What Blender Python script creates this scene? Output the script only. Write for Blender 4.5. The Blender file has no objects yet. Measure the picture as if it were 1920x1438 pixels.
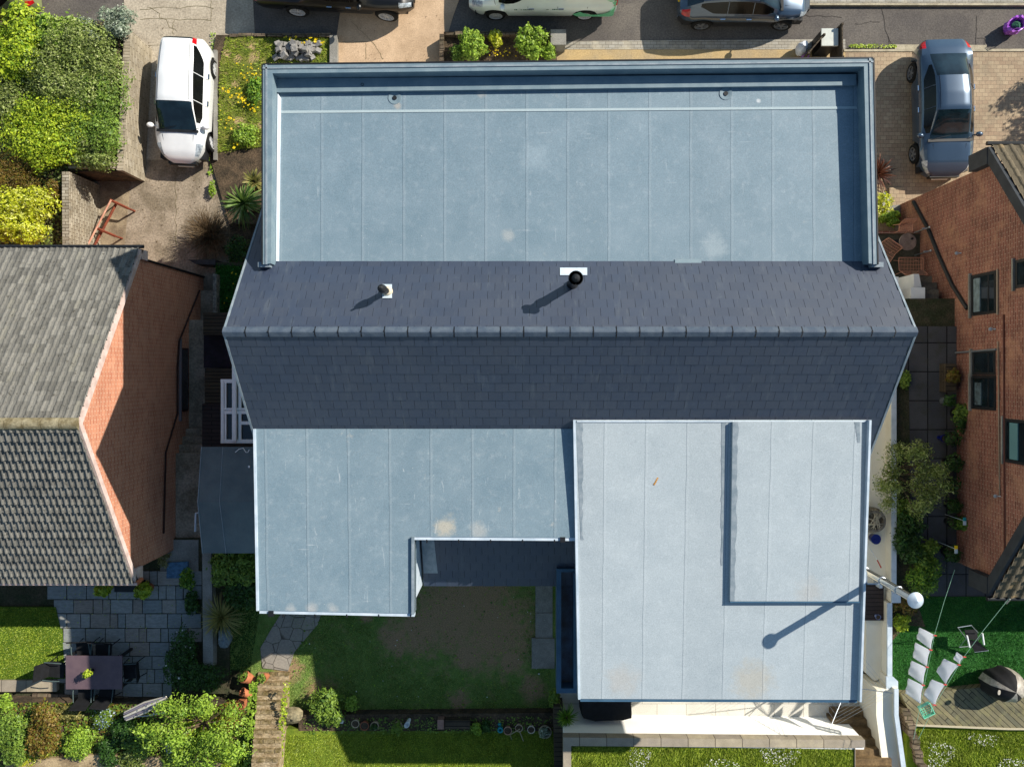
import bpy, math, random
import numpy as np
from mathutils import Vector, Matrix
random.seed(7); rng = np.random.default_rng(11)
C = bpy.context.scene.collection
sc = bpy.context.scene
# ---------------------------------------------------------------- camera, sky, sun, exposure
H, F, CX, CY = 27.5, 1500.0, 985.0, 697.0        # drone height above the street (m); focal length in photo pixels; nadir
cam = bpy.data.objects.new('camera', bpy.data.cameras.new('camera')); C.objects.link(cam)
cam.location = (0, 0, H)
cam.data.sensor_fit = 'HORIZONTAL'; cam.data.sensor_width = 36; cam.data.lens = F/1920*36
cam.data.shift_x = (960-CX)/1920; cam.data.shift_y = -(719-CY)/1920
cam.data.clip_end = 2000; sc.camera = cam
AZ, EL = math.radians(32), math.radians(34.6)       # the sun stands up-right of the picture
w = bpy.data.worlds.new('World'); sc.world = w; w.use_nodes = True
nt = w.node_tree; bg = nt.nodes['Background']
sky = nt.nodes.new('ShaderNodeTexSky'); sky.sky_type = 'NISHITA'; sky.sun_disc = False
sky.sun_elevation = EL; sky.sun_rotation = math.pi/2-AZ; sky.air_density = 1.2; sky.dust_density = .3
sky.ozone_density = .6
tint = nt.nodes.new('ShaderNodeMix'); tint.data_type = 'RGBA'; tint.blend_type = 'MULTIPLY'; tint.inputs[0].default_value = 1; tint.inputs[7].default_value = (.88, .985, 1, 1)
nt.links.new(sky.outputs[0], tint.inputs[6]); nt.links.new(tint.outputs[2], bg.inputs[0]); bg.inputs[1].default_value = .082
sd = bpy.data.lights.new('sun', 'SUN'); sd.energy = 5.0; sd.angle = math.radians(.5); sd.color = (1, .925, .80)
sun = bpy.data.objects.new('sun', sd); C.objects.link(sun)
sdir = Vector((math.cos(AZ)*math.cos(EL), math.sin(AZ)*math.cos(EL), math.sin(EL)))
sun.rotation_euler = sdir.to_track_quat('Z', 'Y').to_euler(); sun.location = sdir*60
sc.view_settings.view_transform = 'Standard'; sc.view_settings.look = 'None'
sc.view_settings.exposure = .64; sc.view_settings.gamma = 1
sc.cycles.max_bounces = 6; sc.cycles.transparent_max_bounces = 8
# ---------------------------------------------------------------- helpers
def P(px, py, z): d = (H-z)/F; return Vector(((px-CX)*d, (CY-py)*d, z))
MW = {}
def link(o): C.objects.link(o); return o
def tag(o, label=None, cat=None, group=None, kind=None):
    if label: o['label'] = label
    if cat: o['category'] = cat
    if group: o['group'] = group
    if kind: o['kind'] = kind
    return o
def thing(name, label, cat, loc, rz=0, group=None):
    o = link(bpy.data.objects.new(name, None)); o.empty_display_size = .2
    o.location = loc; o.rotation_euler = (0, 0, rz)
    MW[o] = Matrix.Translation(Vector(loc)) @ Matrix.Rotation(rz, 4, 'Z')
    return tag(o, label, cat, group)
def make_obj(name, me, mats, parent, world, label, cat, group, kind, at, co_setter=None):
    for m in (mats if isinstance(mats, (list, tuple)) else [mats]): me.materials.append(m)
    o = bpy.data.objects.new(name, me); link(o)
    if parent is not None:
        o.parent = parent
        if world: me.transform(MW[parent].inverted())
        MW[o] = MW[parent]
    else:
        if at is None:
            n = len(me.vertices); a = np.empty(n*3); me.vertices.foreach_get('co', a); a = a.reshape(-1, 3)
            at = Vector((float((a[:, 0].min()+a[:, 0].max())/2), float((a[:, 1].min()+a[:, 1].max())/2), float(a[:, 2].min())))
            me.transform(Matrix.Translation(-at)); o.location = at
        else:
            o.location = at
            if world: me.transform(Matrix.Translation(-Vector(at)))
        MW[o] = Matrix.Translation(Vector(o.location))
    tag(o, label, cat, group, kind)
    return o
class MB:
    def __init__(s): s.v = []; s.f = []; s.m = []; s.cur = 0
    def add(s, vs, fs, m=None):
        b = len(s.v); s.v += [tuple(x) for x in vs]; s.f += [tuple(b+i for i in f) for f in fs]
        s.m += [s.cur if m is None else m]*len(fs); return s
    def box(s, x0, x1, y0, y1, z0, z1, m=None, M=None):
        vs = [(x, y, z) for z in (z0, z1) for y in (y0, y1) for x in (x0, x1)]
        if M is not None: vs = [M @ Vector(q) for q in vs]
        return s.add(vs, [(0, 2, 3, 1), (4, 5, 7, 6), (0, 1, 5, 4), (2, 6, 7, 3), (0, 4, 6, 2), (1, 3, 7, 5)], m)
    def poly(s, pts, m=None): return s.add(pts, [tuple(range(len(pts)))], m)
    def prism(s, pts, z0, m=None):
        """pts: top outline (Vectors, own z); extruded down to z0"""
        n = len(pts); a = sum(pts[i][0]*pts[(i+1) % n][1]-pts[(i+1) % n][0]*pts[i][1] for i in range(n))
        if a < 0: pts = pts[::-1]
        vs = [tuple(p) for p in pts]+[(p[0], p[1], z0) for p in pts]
        return s.add(vs, [tuple(range(n)), tuple(range(2*n-1, n-1, -1))]+[(i, n+i, n+(i+1) % n, (i+1) % n) for i in range(n)], m)
    def tube(s, pts, r, n=8, m=None, cap=True):
        pts = [Vector(p) for p in pts]; rs = r if isinstance(r, (list, tuple)) else [r]*len(pts)
        vs = []; fs = []; up = Vector((.13, .2, .97))
        for i, p in enumerate(pts):
            t = (pts[min(i+1, len(pts)-1)]-pts[max(i-1, 0)]).normalized()
            a = t.cross(up)
            if a.length < .05: a = t.cross(Vector((1, 0, 0)))
            a.normalize(); b = t.cross(a)
            for k in range(n):
                th = 2*math.pi*k/n; vs.append(p+(a*math.cos(th)+b*math.sin(th))*rs[i])
        for i in range(len(pts)-1):
            for k in range(n):
                fs.append((i*n+k, i*n+(k+1) % n, (i+1)*n+(k+1) % n, (i+1)*n+k))
        if cap: fs += [tuple(range(n-1, -1, -1)), tuple(range((len(pts)-1)*n, len(pts)*n))]
        return s.add(vs, fs, m)
    def lathe(s, prof, n=20, M=Matrix.Identity(4), m=None, sx=1, sy=1, cap=True):
        vs = []; fs = []
        for r, z in prof:
            for k in range(n):
                th = 2*math.pi*k/n; vs.append(M @ Vector((r*math.cos(th)*sx, r*math.sin(th)*sy, z)))
        for i in range(len(prof)-1):
            for k in range(n): fs.append((i*n+k, i*n+(k+1) % n, (i+1)*n+(k+1) % n, (i+1)*n+k))
        if cap and prof[0][0] > 1e-6: fs.append(tuple(range(n-1, -1, -1)))
        if cap and prof[-1][0] > 1e-6: fs.append(tuple(range((len(prof)-1)*n, len(prof)*n)))
        return s.add(vs, fs, m)
    def ball(s, c, rx, ry, rz, n=14, k=8, jit=0, M=None, m=None):
        vs = []; fs = []
        for i in range(k+1):
            ph = math.pi*i/k
            for j in range(n):
                th = 2*math.pi*j/n; q = 1+random.uniform(-jit, jit)
                p = Vector((rx*math.sin(ph)*math.cos(th)*q, ry*math.sin(ph)*math.sin(th)*q, rz*math.cos(ph)*q))
                if M is not None: p = M @ p
                vs.append(p+Vector(c))
        for i in range(k):
            for j in range(n): fs.append((i*n+j, (i+1)*n+j, (i+1)*n+(j+1) % n, i*n+(j+1) % n))
        return s.add(vs, fs, m)
    def build(s, name, mats, parent=None, smooth=0, world=True, label=None, cat=None, group=None, kind=None, at=None, bevel=0):
        me = bpy.data.meshes.new(name); me.from_pydata(s.v, [], s.f); me.validate()
        if len(me.polygons) == len(s.m): me.polygons.foreach_set('material_index', s.m)
        uvbox(me)
        if smooth:
            me.polygons.foreach_set('use_smooth', [True]*len(me.polygons)); me.set_sharp_from_angle(angle=math.radians(smooth))
        o = make_obj(name, me, mats, parent, world, label, cat, group, kind, at)
        if bevel:
            b = o.modifiers.new('b', 'BEVEL'); b.width = bevel; b.segments = 2; b.limit_method = 'ANGLE'
        return o
def uvbox(me):
    nl = len(me.loops); npoly = len(me.polygons)
    if not nl: return
    uv = me.uv_layers.new(name='UVMap')
    co = np.empty(len(me.vertices)*3); me.vertices.foreach_get('co', co); co = co.reshape(-1, 3)
    vi = np.empty(nl, int); me.loops.foreach_get('vertex_index', vi)
    nr = np.empty(npoly*3); me.polygons.foreach_get('normal', nr); nr = np.abs(nr.reshape(-1, 3))
    lt = np.empty(npoly, int); me.polygons.foreach_get('loop_total', lt)
    ln = np.repeat(nr, lt, 0); c = co[vi]
    isz = ln[:, 2] >= np.maximum(ln[:, 0], ln[:, 1])*.8; isx = ~isz & (ln[:, 0] > ln[:, 1])
    out = np.where(isz[:, None], c[:, :2], np.where(isx[:, None], c[:, [1, 2]], c[:, [0, 2]]))
    uv.data.foreach_set('uv', out.astype(np.float32).ravel())
def npmesh(name, V, Fq, mats, parent=None, world=True, k=4, uv=True, smooth=False, **kw):
    me = bpy.data.meshes.new(name); n = len(Fq)
    me.vertices.add(len(V)); me.vertices.foreach_set('co', np.asarray(V, np.float32).ravel())
    me.loops.add(n*k); me.loops.foreach_set('vertex_index', np.asarray(Fq, np.int32).ravel())
    me.polygons.add(n); me.polygons.foreach_set('loop_start', np.arange(0, n*k, k, dtype=np.int32))
    me.update(calc_edges=True); me.validate()
    if uv: uvbox(me)
    me.polygons.foreach_set('use_smooth', [bool(smooth)]*n)
    for key in ('label', 'cat', 'group', 'kind', 'at'): kw.setdefault(key, None)
    return make_obj(name, me, mats, parent, world, kw['label'], kw['cat'], kw['group'], kw['kind'], kw['at'])
def Rz(a): return Matrix.Rotation(a, 4, 'Z')
def Tr(x, y, z): return Matrix.Translation((x, y, z))
# ---------------------------------------------------------------- materials
def lin(c):
    return tuple([(x/255/12.92 if x/255 <= .04045 else ((x/255+.055)/1.055)**2.4) for x in c])
class N:
    def __init__(s, name):
        s.m = bpy.data.materials.new(name); s.m.use_nodes = True; s.t = s.m.node_tree
        s.b = s.t.nodes['Principled BSDF']; s.out = s.t.nodes['Material Output']
        s.tc = s.n('ShaderNodeTexCoord')
    def n(s, ty, **kw):
        x = s.t.nodes.new(ty)
        for k, v in kw.items(): setattr(x, k, v)
        return x
    def l(s, a, b): s.t.links.new(a, b)
    def noise(s, scale, detail=4, rough=.6, coord='Object', stretch=None, dist=0):
        x = s.n('ShaderNodeTexNoise'); x.inputs['Scale'].default_value = scale; x.inputs['Detail'].default_value = detail
        x.inputs['Roughness'].default_value = rough; x.inputs['Distortion'].default_value = dist
        src = s.tc.outputs[coord]
        if stretch:
            mp = s.n('ShaderNodeMapping'); mp.inputs['Scale'].default_value = stretch; s.l(src, mp.inputs[0]); src = mp.outputs[0]
        s.l(src, x.inputs['Vector']); return x.outputs['Fac']
    def ramp(s, fac, stops):
        r = s.n('ShaderNodeValToRGB'); e = r.color_ramp.elements
        while len(e) < len(stops): e.new(.5)
        for el, (p, c) in zip(e, stops):
            el.position = p; el.color = (*(c if isinstance(c, (tuple, list)) else (c, c, c)), 1)
        s.l(fac, r.inputs[0]); return r.outputs[0]
    def mix(s, fac, a, b, mode='MIX'):
        x = s.n('ShaderNodeMix', data_type='RGBA', blend_type=mode)
        if isinstance(fac, (int, float)): x.inputs[0].default_value = fac
        else: s.l(fac, x.inputs[0])
        for i, v in ((6, a), (7, b)):
            if isinstance(v, tuple): x.inputs[i].default_value = (*v[:3], 1)
            else: s.l(v, x.inputs[i])
        return x.outputs[2]
    def mth(s, op, a, b=0):
        x = s.n('ShaderNodeMath', operation=op)
        for i, v in ((0, a), (1, b)):
            if isinstance(v, (int, float)): x.inputs[i].default_value = v
            else: s.l(v, x.inputs[i])
        return x.outputs[0]
    def bump(s, hgt, st, dist=.02):
        b = s.n('ShaderNodeBump'); b.inputs['Strength'].default_value = st; b.inputs['Distance'].default_value = dist
        s.l(hgt, b.inputs['Height']); s.l(b.outputs[0], s.b.inputs['Normal']); return b
    def color(s, c):
        if isinstance(c, tuple): s.b.inputs['Base Color'].default_value = (*c[:3], 1)
        else: s.l(c, s.b.inputs['Base Color'])
    def done(s, rough=.8, metal=0, spec=.4, coat=0):
        s.b.inputs['Roughness'].default_value = rough; s.b.inputs['Metallic'].default_value = metal
        s.b.inputs['Specular IOR Level'].default_value = spec; s.b.inputs['Coat Weight'].default_value = coat
        s.b.inputs['Coat Roughness'].default_value = .05
        return s.m
def mat(name, c, c2=None, rough=.8, scale=2.5, fine=45, bump=.25, metal=0, spec=.35, var=.25, coat=0, stretch=None, lo=.38, hi=.62):
    """sRGB colours; large patches from c to c2, fine grain on top"""
    s = N(name); a = lin(c)
    col = a
    if c2: col = s.mix(s.ramp(s.noise(scale, 6, stretch=stretch), [(lo, 0), (hi, 1)]), a, lin(c2))
    if var:
        g = s.ramp(s.noise(fine, 3, stretch=stretch), [(.3, 1-var), (.7, 1+var)]) if False else s.ramp(s.noise(fine, 3, stretch=stretch), [(.25, max(0, 1-var*1.4)), (.75, 1)])
        col = s.mix(1, col, g, 'MULTIPLY')
        if bump: s.bump(s.noise(fine, 3, stretch=stretch), bump, .01)
    s.color(col); return s.done(rough, metal, spec, coat)
def brickmat(name, c1, c2, mo, bw, bh, ms=.01, off=.5, rough=.85, bump=.5, stain=None, rot=0, uvs=(1, 1), bias=0, spec=.3, stainscale=1.2, tone=.3, shift=(0, 0), grain=.35):
    s = N(name); mp = s.n('ShaderNodeMapping'); s.l(s.tc.outputs['UV'], mp.inputs[0])
    mp.inputs['Rotation'].default_value = (0, 0, rot); mp.inputs['Location'].default_value = (shift[0], shift[1], 0)
    b = s.n('ShaderNodeTexBrick', offset=off); s.l(mp.outputs[0], b.inputs['Vector'])
    for k, v in (('Scale', 1), ('Mortar Size', ms), ('Mortar Smooth', .3), ('Bias', bias), ('Brick Width', bw), ('Row Height', bh)): b.inputs[k].default_value = v
    for k, v in (('Color1', c1), ('Color2', c2), ('Mortar', mo)): b.inputs[k].default_value = (*lin(v), 1)
    col = b.outputs['Color']
    col = s.mix(1, col, s.ramp(s.noise(stainscale, 5), [(.3, 1-tone), (.7, 1.0)]), 'MULTIPLY')
    if stain: col = s.mix(s.ramp(s.noise(stainscale*1.7, 7, .7), [(.5, 0), (.72, .8)]), col, lin(stain))
    col = s.mix(1, col, s.ramp(s.noise(50, 2), [(.25, 1-grain), (.75, 1)]), 'MULTIPLY')
    s.color(col)
    if bump:
        h = s.mth('SUBTRACT', s.mth('MULTIPLY', s.noise(40, 3), .3), s.mth('MULTIPLY', b.outputs['Fac'], 1)); s.bump(h, bump, .01)
    return s.done(rough, 0, spec)
def leafmat(name, c1, c2, c3=None, rough=.5, trans=.25):
    s = N(name); g = s.n('ShaderNodeNewGeometry')
    st = [(0, lin(c1)), (.75, lin(c2))]
    if c3: st.append((.97, lin(c3)))
    col = s.ramp(g.outputs['Random Per Island'], st)
    col = s.mix(1, col, s.ramp(s.noise(2.2, 3), [(.3, .6), (.65, 1)]), 'MULTIPLY')
    s.color(col); s.done(rough, 0, .35)
    tr = s.n('ShaderNodeBsdfTranslucent'); s.l(col, tr.inputs[0])
    mx = s.n('ShaderNodeMixShader'); mx.inputs[0].default_value = trans
    s.l(s.b.outputs[0], mx.inputs[1]); s.l(tr.outputs[0], mx.inputs[2]); s.l(mx.outputs[0], s.out.inputs[0])
    return s.m
def membrane(name, c, c2, stain=(205, 195, 180), seam_w=.93, shift=0, light=(200, 205, 210), rough=.55, dirt=.5, spots=(), scuff=.5):
    """mineral felt / rubber sheet: rolls laid up and down, scuffs, dried puddles"""
    s = N(name); ms = s.n('ShaderNodeSeparateXYZ'); s.l(s.tc.outputs['UV'], ms.inputs[0])
    X = s.mth('ADD', ms.outputs[0], shift)
    X = s.mth('ADD', X, s.mth('MULTIPLY', s.mth('SUBTRACT', s.noise(1.1, 2, coord='UV'), .5), .05))
    fr = s.mth('FRACT', s.mth('DIVIDE', X, seam_w))
    a = s.mth('LESS_THAN', fr, .016); bq = s.mth('MULTIPLY', s.mth('GREATER_THAN', fr, .016), s.mth('LESS_THAN', fr, .07))
    idn = s.n('ShaderNodeTexWhiteNoise', noise_dimensions='1D'); s.l(s.mth('FLOOR', s.mth('DIVIDE', X, seam_w)), idn.inputs['W'])
    col = s.mix(s.ramp(s.noise(1.3, 6, .65), [(.3, 0), (.72, 1)]), lin(c), lin(c2))
    col = s.mix(1, col, s.ramp(idn.outputs[0], [(0, .95), (1, 1)]), 'MULTIPLY')
    col = s.mix(s.mth('MULTIPLY', s.ramp(s.noise(6, 8, .75), [(.52, 0), (.8, 1)]), .22), col, lin(light))
    sc1 = s.ramp(s.noise(1.0, 5, .7, stretch=(.9, 16, 1), dist=.4), [(.63, 0), (.70, 1)])
    gate = s.ramp(s.noise(.7, 2), [(.52, 0), (.66, 1)])
    col = s.mix(s.mth('MULTIPLY', s.mth('MULTIPLY', sc1, gate), scuff), col, lin(light))
    col = s.mix(s.mth('MULTIPLY', s.ramp(s.noise(2.3, 6, .7), [(.66, 0), (.74, 1)]), dirt), col, lin(stain))
    sc2 = s.ramp(s.noise(1.3, 4, .7, stretch=(7, 1.1, 1), dist=1.2), [(.66, 0), (.70, 1)])
    col = s.mix(s.mth('MULTIPLY', sc2, scuff*.45), col, lin(light))
    if spots:
        geo = s.n('ShaderNodeNewGeometry')
        for (x, y, r, c_) in spots:
            vm = s.n('ShaderNodeVectorMath', operation='DISTANCE'); mp = s.n('ShaderNodeMapping'); mp.inputs['Scale'].default_value = (1, 1, 0); s.l(geo.outputs['Position'], mp.inputs[0])
            s.l(mp.outputs[0], vm.inputs[0]); vm.inputs[1].default_value = (x, y, 0)
            q = s.mth('ADD', s.mth('SUBTRACT', 1, s.mth('DIVIDE', vm.outputs['Value'], r)), s.mth('MULTIPLY', s.mth('SUBTRACT', s.noise(4, 7, .75), .5), 1.6))
            col = s.mix(s.ramp(q, [(.2, 0), (.75, .42)]), col, lin(c_))
    col = s.mix(s.mth('MULTIPLY', a, .38), col, (.02, .05, .08)); col = s.mix(s.mth('MULTIPLY', bq, .07), col, lin(light))
    col = s.mix(1, col, s.ramp(s.noise(42, 2), [(.3, .76), (.7, 1)]), 'MULTIPLY')
    col = s.mix(s.ramp(s.noise(19, 2, coord='UV'), [(.76, 0), (.775, .7)]), col, lin((225, 225, 220)))
    s.color(col); s.bump(s.mth('ADD', s.mth('MULTIPLY', s.noise(60, 2), .4), s.mth('MULTIPLY', bq, .35)), .3, .006)
    return s.done(rough, 0, .35)
def lawnmat(name, g1, g2, br=(110, 95, 70), patches=(), amount=.5):
    s = N(name)
    col = s.mix(s.ramp(s.noise(3, 6, .7), [(.35, 0), (.65, 1)]), lin(g1), lin(g2))
    m = s.ramp(s.noise(1.6, 7, .75), [(.56, 0), (.68, amount)])
    if patches:
        geo = s.n('ShaderNodeNewGeometry')
        for (x, y, r) in patches:
            vm = s.n('ShaderNodeVectorMath', operation='DISTANCE'); mp = s.n('ShaderNodeMapping')
            mp.inputs['Scale'].default_value = (1, 1, 0); s.l(geo.outputs['Position'], mp.inputs[0])
            s.l(mp.outputs[0], vm.inputs[0]); vm.inputs[1].default_value = (x, y, 0)
            q = s.mth('SUBTRACT', 1, s.mth('DIVIDE', vm.outputs['Value'], r))
            q = s.mth('ADD', q, s.mth('MULTIPLY', s.mth('SUBTRACT', s.noise(2.5, 7, .75), .5), 2.2))
            m = s.mth('MAXIMUM', m, s.ramp(q, [(.1, 0), (.6, .95)]))
    col = s.mix(m, col, lin(br))
    col = s.mix(1, col, s.ramp(s.noise(38, 3), [(.25, .35), (.75, 1)]), 'MULTIPLY')
    s.color(col); s.bump(s.noise(38, 3), .8, .02); return s.done(.9, 0, .2)
def glass(name, c=(12, 22, 28), rough=.06):
    s = N(name); s.color(s.mix(s.ramp(s.noise(2.5, 3), [(.4, 0), (.6, 1)]), lin(c), lin(tuple(int(q*1.35+4) for q in c)))); return s.done(rough, 0, .8)
def paint(name, c, rough=.3, metal=0, coat=1):
    s = N(name); s.color(s.mix(s.ramp(s.noise(1.4, 3), [(.3, 0), (.7, 1)]), lin(c), tuple(x*.88 for x in lin(c)))); return s.done(rough, metal, .5, coat)
M = {}
M['felt'] = membrane('roof_membrane', (112, 134, 147), (128, 147, 159), dirt=.12, spots=[(-.4, 3.1, .22, (178, 178, 174)), (4.3, 2.85, .45, (166, 178, 184)), (-2.95, 6.4, .16, (196, 180, 160)), (-2.9, 6.05, .14, (196, 180, 160)), (-1.0, 6.35, .2, (184, 176, 166)), (5.3, 6.15, .09, (240, 240, 240)), (.2, 4.9, .5, (152, 168, 178))])
M['felt2'] = membrane('roof_membrane_rear', (114, 136, 149), (131, 150, 161), seam_w=.96, shift=.3, dirt=.35, light=(215, 218, 220), scuff=.75, spots=[(-1.85, -3.62, .42, (226, 206, 172)), (-1.1, -3.7, .3, (190, 186, 178)), (-5.5, -5.55, .2, (190, 188, 184)), (-5.0, -5.55, .22, (200, 192, 184)), (-4.5, -5.55, .2, (190, 188, 184))])
M['feltw'] = membrane('pale_roof_membrane', (162, 173, 180), (174, 184, 190), seam_w=.95, shift=.1, light=(218, 225, 230), stain=(180, 178, 166), dirt=.15, scuff=.3, spots=[(5.4, -7.3, .75, (178, 164, 138)), (2.3, -7.3, .6, (176, 168, 158)), (6.6, -5.1, .5, (176, 172, 166))])
M['coping'] = mat('coping_membrane', (106, 127, 139), (122, 140, 149), scale=3, var=.14, bump=.15, rough=.6)
M['flash'] = mat('grey_flashing', (118, 132, 142), (142, 152, 160), scale=5, var=.15, rough=.5)
M['whitetrim'] = mat('white_trim', (196, 207, 218), (172, 187, 200), scale=3, var=.08, bump=0, rough=.45)
M['bluetrim'] = mat('blue_grey_gutter', (120, 160, 200), (98, 140, 185), scale=3, var=.08, bump=0, rough=.4)
M['steelblue'] = mat('blue_painted_metal', (66, 98, 122), (54, 84, 108), scale=3, var=.1, bump=0, rough=.4)
M['dark'] = mat('black_plastic', (22, 24, 27), (30, 32, 36), scale=4, var=.1, bump=0, rough=.5)
M['black'] = mat('black_fabric', (14, 15, 18), (24, 25, 30), scale=6, var=.3, bump=.3, rough=.8)
M['render'] = mat('cream_render', (234, 230, 216), (222, 215, 198), scale=.8, fine=60, var=.06, bump=.1)
M['white'] = mat('white_paint', (228, 230, 230), (215, 218, 220), scale=2, var=.04, bump=0, rough=.5)
s = N('roof_slate'); g = s.n('ShaderNodeNewGeometry')
col = s.ramp(g.outputs['Random Per Island'], [(0, lin((30, 44, 68))), (.5, lin((35, 50, 75))), (1, lin((41, 52, 73)))])
col = s.mix(s.ramp(s.noise(.7, 4), [(.45, 0), (.7, .4)]), col, lin((60, 66, 80)))
col = s.mix(s.ramp(s.noise(3, 7, .75), [(.62, 0), (.78, .3)]), col, lin((110, 124, 134)))
col = s.mix(s.mth('MULTIPLY', s.ramp(s.noise(2, 5, .7, stretch=(3.5, .35, 1)), [(.56, 0), (.7, 1)]), .25), col, lin((96, 104, 110)))
col = s.mix(1, col, s.ramp(s.noise(70, 2), [(.2, .7), (.8, 1)]), 'MULTIPLY'); s.color(col); M['slate'] = s.done(.6, 0, 1.0)
M['ridge'] = mat('ridge_tile', (68, 81, 98), (88, 99, 112), scale=4, var=.2, rough=.6)
M['brick'] = brickmat('red_brick', (212, 142, 110), (186, 112, 84), (222, 186, 162), .225, .075, .009, stain=(212, 160, 132), tone=.18, grain=.25)
M['brickr'] = brickmat('dark_red_brick', (156, 96, 80), (116, 64, 53), (182, 154, 138), .225, .075, .009, stain=(178, 134, 108), tone=.4, stainscale=.8)
M['block'] = brickmat('weathered_blockwork', (196, 184, 162), (170, 158, 136), (120, 108, 90), .45, .1, .012, stain=(180, 172, 158), tone=.4, stainscale=2)
M['blockw'] = brickmat('limewashed_brick', (196, 188, 170), (168, 158, 138), (110, 98, 80), .23, .1, .012, stain=(118, 104, 84), tone=.5, stainscale=2.4)
M['stonewall'] = brickmat('garden_stone', (140, 124, 104), (116, 100, 84), (62, 52, 42), .34, .14, .015, stain=(84, 84, 54), tone=.5, stainscale=2.5)
M['paver'] = brickmat('block_paving', (188, 168, 140), (168, 144, 120), (126, 112, 94), .2, .135, .006, stain=(140, 128, 108), tone=.25, stainscale=.6, bias=-.1)
M['paverg'] = brickmat('grey_block_paving', (176, 172, 162), (158, 152, 140), (112, 104, 92), .22, .11, .007, stain=(196, 186, 164), tone=.2)
M['slabs'] = brickmat('charcoal_paving_slab', (92, 92, 94), (78, 78, 82), (24, 24, 26), .86, .57, .018, off=0, rot=math.pi/2, tone=.3, stain=(70, 70, 60), stainscale=1.5)
M['slabp'] = brickmat('sandstone_slab', (158, 160, 156), (128, 134, 136), (58, 62, 48), .72, .56, .02, off=.37, tone=.45, stain=(128, 112, 92), stainscale=2.2)
M['coptop'] = brickmat('sandstone_coping', (186, 174, 150), (160, 150, 138), (84, 74, 62), .78, 2.0, .012, off=0, tone=.3, stain=(150, 140, 130), stainscale=3)
M['tilep'] = brickmat('pale_patio_tile', (222, 219, 210), (208, 206, 198), (156, 150, 138), .9, .6, .008, off=.5, tone=.2)
M['asphalt'] = mat('asphalt', (112, 106, 100), (94, 89, 86), scale=.8, fine=20, var=.38, bump=.5, rough=.95)
M['concrete'] = mat('concrete', (198, 186, 166), (170, 158, 140), scale=.9, fine=16, var=.36, bump=.5, rough=.9)
M['concreted'] = mat('old_concrete', (172, 158, 140), (134, 122, 104), scale=1.6, fine=16, var=.42, bump=.5, rough=.95)
M['concretep'] = mat('grey_concrete', (150, 148, 142), (126, 124, 118), scale=2, fine=30, var=.3, bump=.4, rough=.9)
M['kerb'] = mat('kerb_stone', (190, 180, 156), (160, 150, 128), scale=3, fine=30, var=.3, bump=.3)
M['soil'] = mat('garden_soil', (112, 94, 74), (74, 64, 50), scale=3, fine=22, var=.6, bump=1, rough=1)
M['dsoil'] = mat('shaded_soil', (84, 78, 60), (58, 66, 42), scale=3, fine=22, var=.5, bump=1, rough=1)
M['timber'] = brickmat('grooved_timber', (96, 84, 68), (78, 68, 56), (26, 22, 18), 3.0, .14, .014, off=.3, tone=.5, stainscale=2)
M['deck'] = brickmat('weathered_decking', (150, 140, 106), (116, 114, 94), (52, 50, 38), 4.0, .13, .012, off=.3, rot=math.radians(43), tone=.45, stain=(146, 142, 96), stainscale=2.2)
M['deckd'] = brickmat('dark_decking', (72, 62, 60), (60, 52, 52), (26, 22, 22), 3.0, .12, .01, off=.3, tone=.3)
M['shedfelt'] = mat('shed_felt', (104, 118, 122), (88, 102, 108), scale=1.2, fine=60, var=.25, bump=.3)
M['steel'] = mat('stainless_steel', (205, 205, 200), (190, 190, 186), scale=3, var=.05, bump=0, rough=.22, metal=1)
M['silver'] = mat('brushed_aluminium', (180, 188, 196), var=.05, bump=0, rough=.35, metal=.8)
M['rust'] = mat('rusty_red_steel', (138, 70, 46), (112, 54, 38), scale=6, fine=40, var=.3, bump=.2)
M['pink'] = mat('sun_bleached_steel', (208, 158, 136), (180, 128, 108), scale=6, var=.2, bump=.1)
M['terra'] = mat('terracotta', (190, 118, 80), (160, 96, 64), scale=6, var=.2, bump=.2)
M['bark'] = mat('bark', (118, 98, 72), (84, 70, 52), scale=6, fine=40, var=.5, bump=.8)
M['rock'] = mat('rock', (158, 146, 116), (108, 104, 82), scale=4, fine=18, var=.5, bump=1)
M['rockb'] = mat('blue_grey_rock', (120, 132, 142), (92, 104, 114), scale=4, fine=20, var=.35, bump=.8)
M['cobble'] = mat('grey_setts', (160, 158, 154), (122, 120, 118), scale=6, fine=40, var=.3, bump=.5)
M['tyre'] = mat('tyre_rubber', (18, 18, 18), var=.2, rough=.9)
M['alloy'] = mat('alloy_wheel', (196, 198, 202), var=.1, bump=0, rough=.35, metal=.15)
M['alloyd'] = mat('dark_alloy', (110, 112, 116), var=.1, bump=0, rough=.35, metal=.15)
M['glass'] = glass('dark_glass'); M['carglass'] = glass('car_glass', (12, 24, 30), .04); M['carglassd'] = glass('side_glass', (10, 12, 12), .12); M['carglassd'].node_tree.nodes['Principled BSDF'].inputs['Specular IOR Level'].default_value = .25; M['whitetrim2'] = mat('pale_lit_fold', (160, 176, 182), var=.15)
M['lamp'] = mat('headlamp_lens', (190, 200, 208), (120, 130, 140), scale=14, var=.1, bump=0, rough=.08, spec=.8)
M['red'] = mat('red_lens', (190, 22, 30), (140, 10, 18), scale=10, var=.1, bump=0, rough=.15, spec=.6)
M['yellowplate'] = mat('yellow_plate', (232, 196, 20), var=.05, bump=0)
M['whiteplate'] = mat('white_plate', (222, 222, 215), var=.05, bump=0)
M['chrome'] = mat('chrome', (210, 214, 218), var=0, rough=.12, metal=1)
M['cloth'] = mat('white_cotton', (240, 243, 250), (228, 232, 244), scale=5, var=.04, bump=.1, rough=.9)
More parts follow.
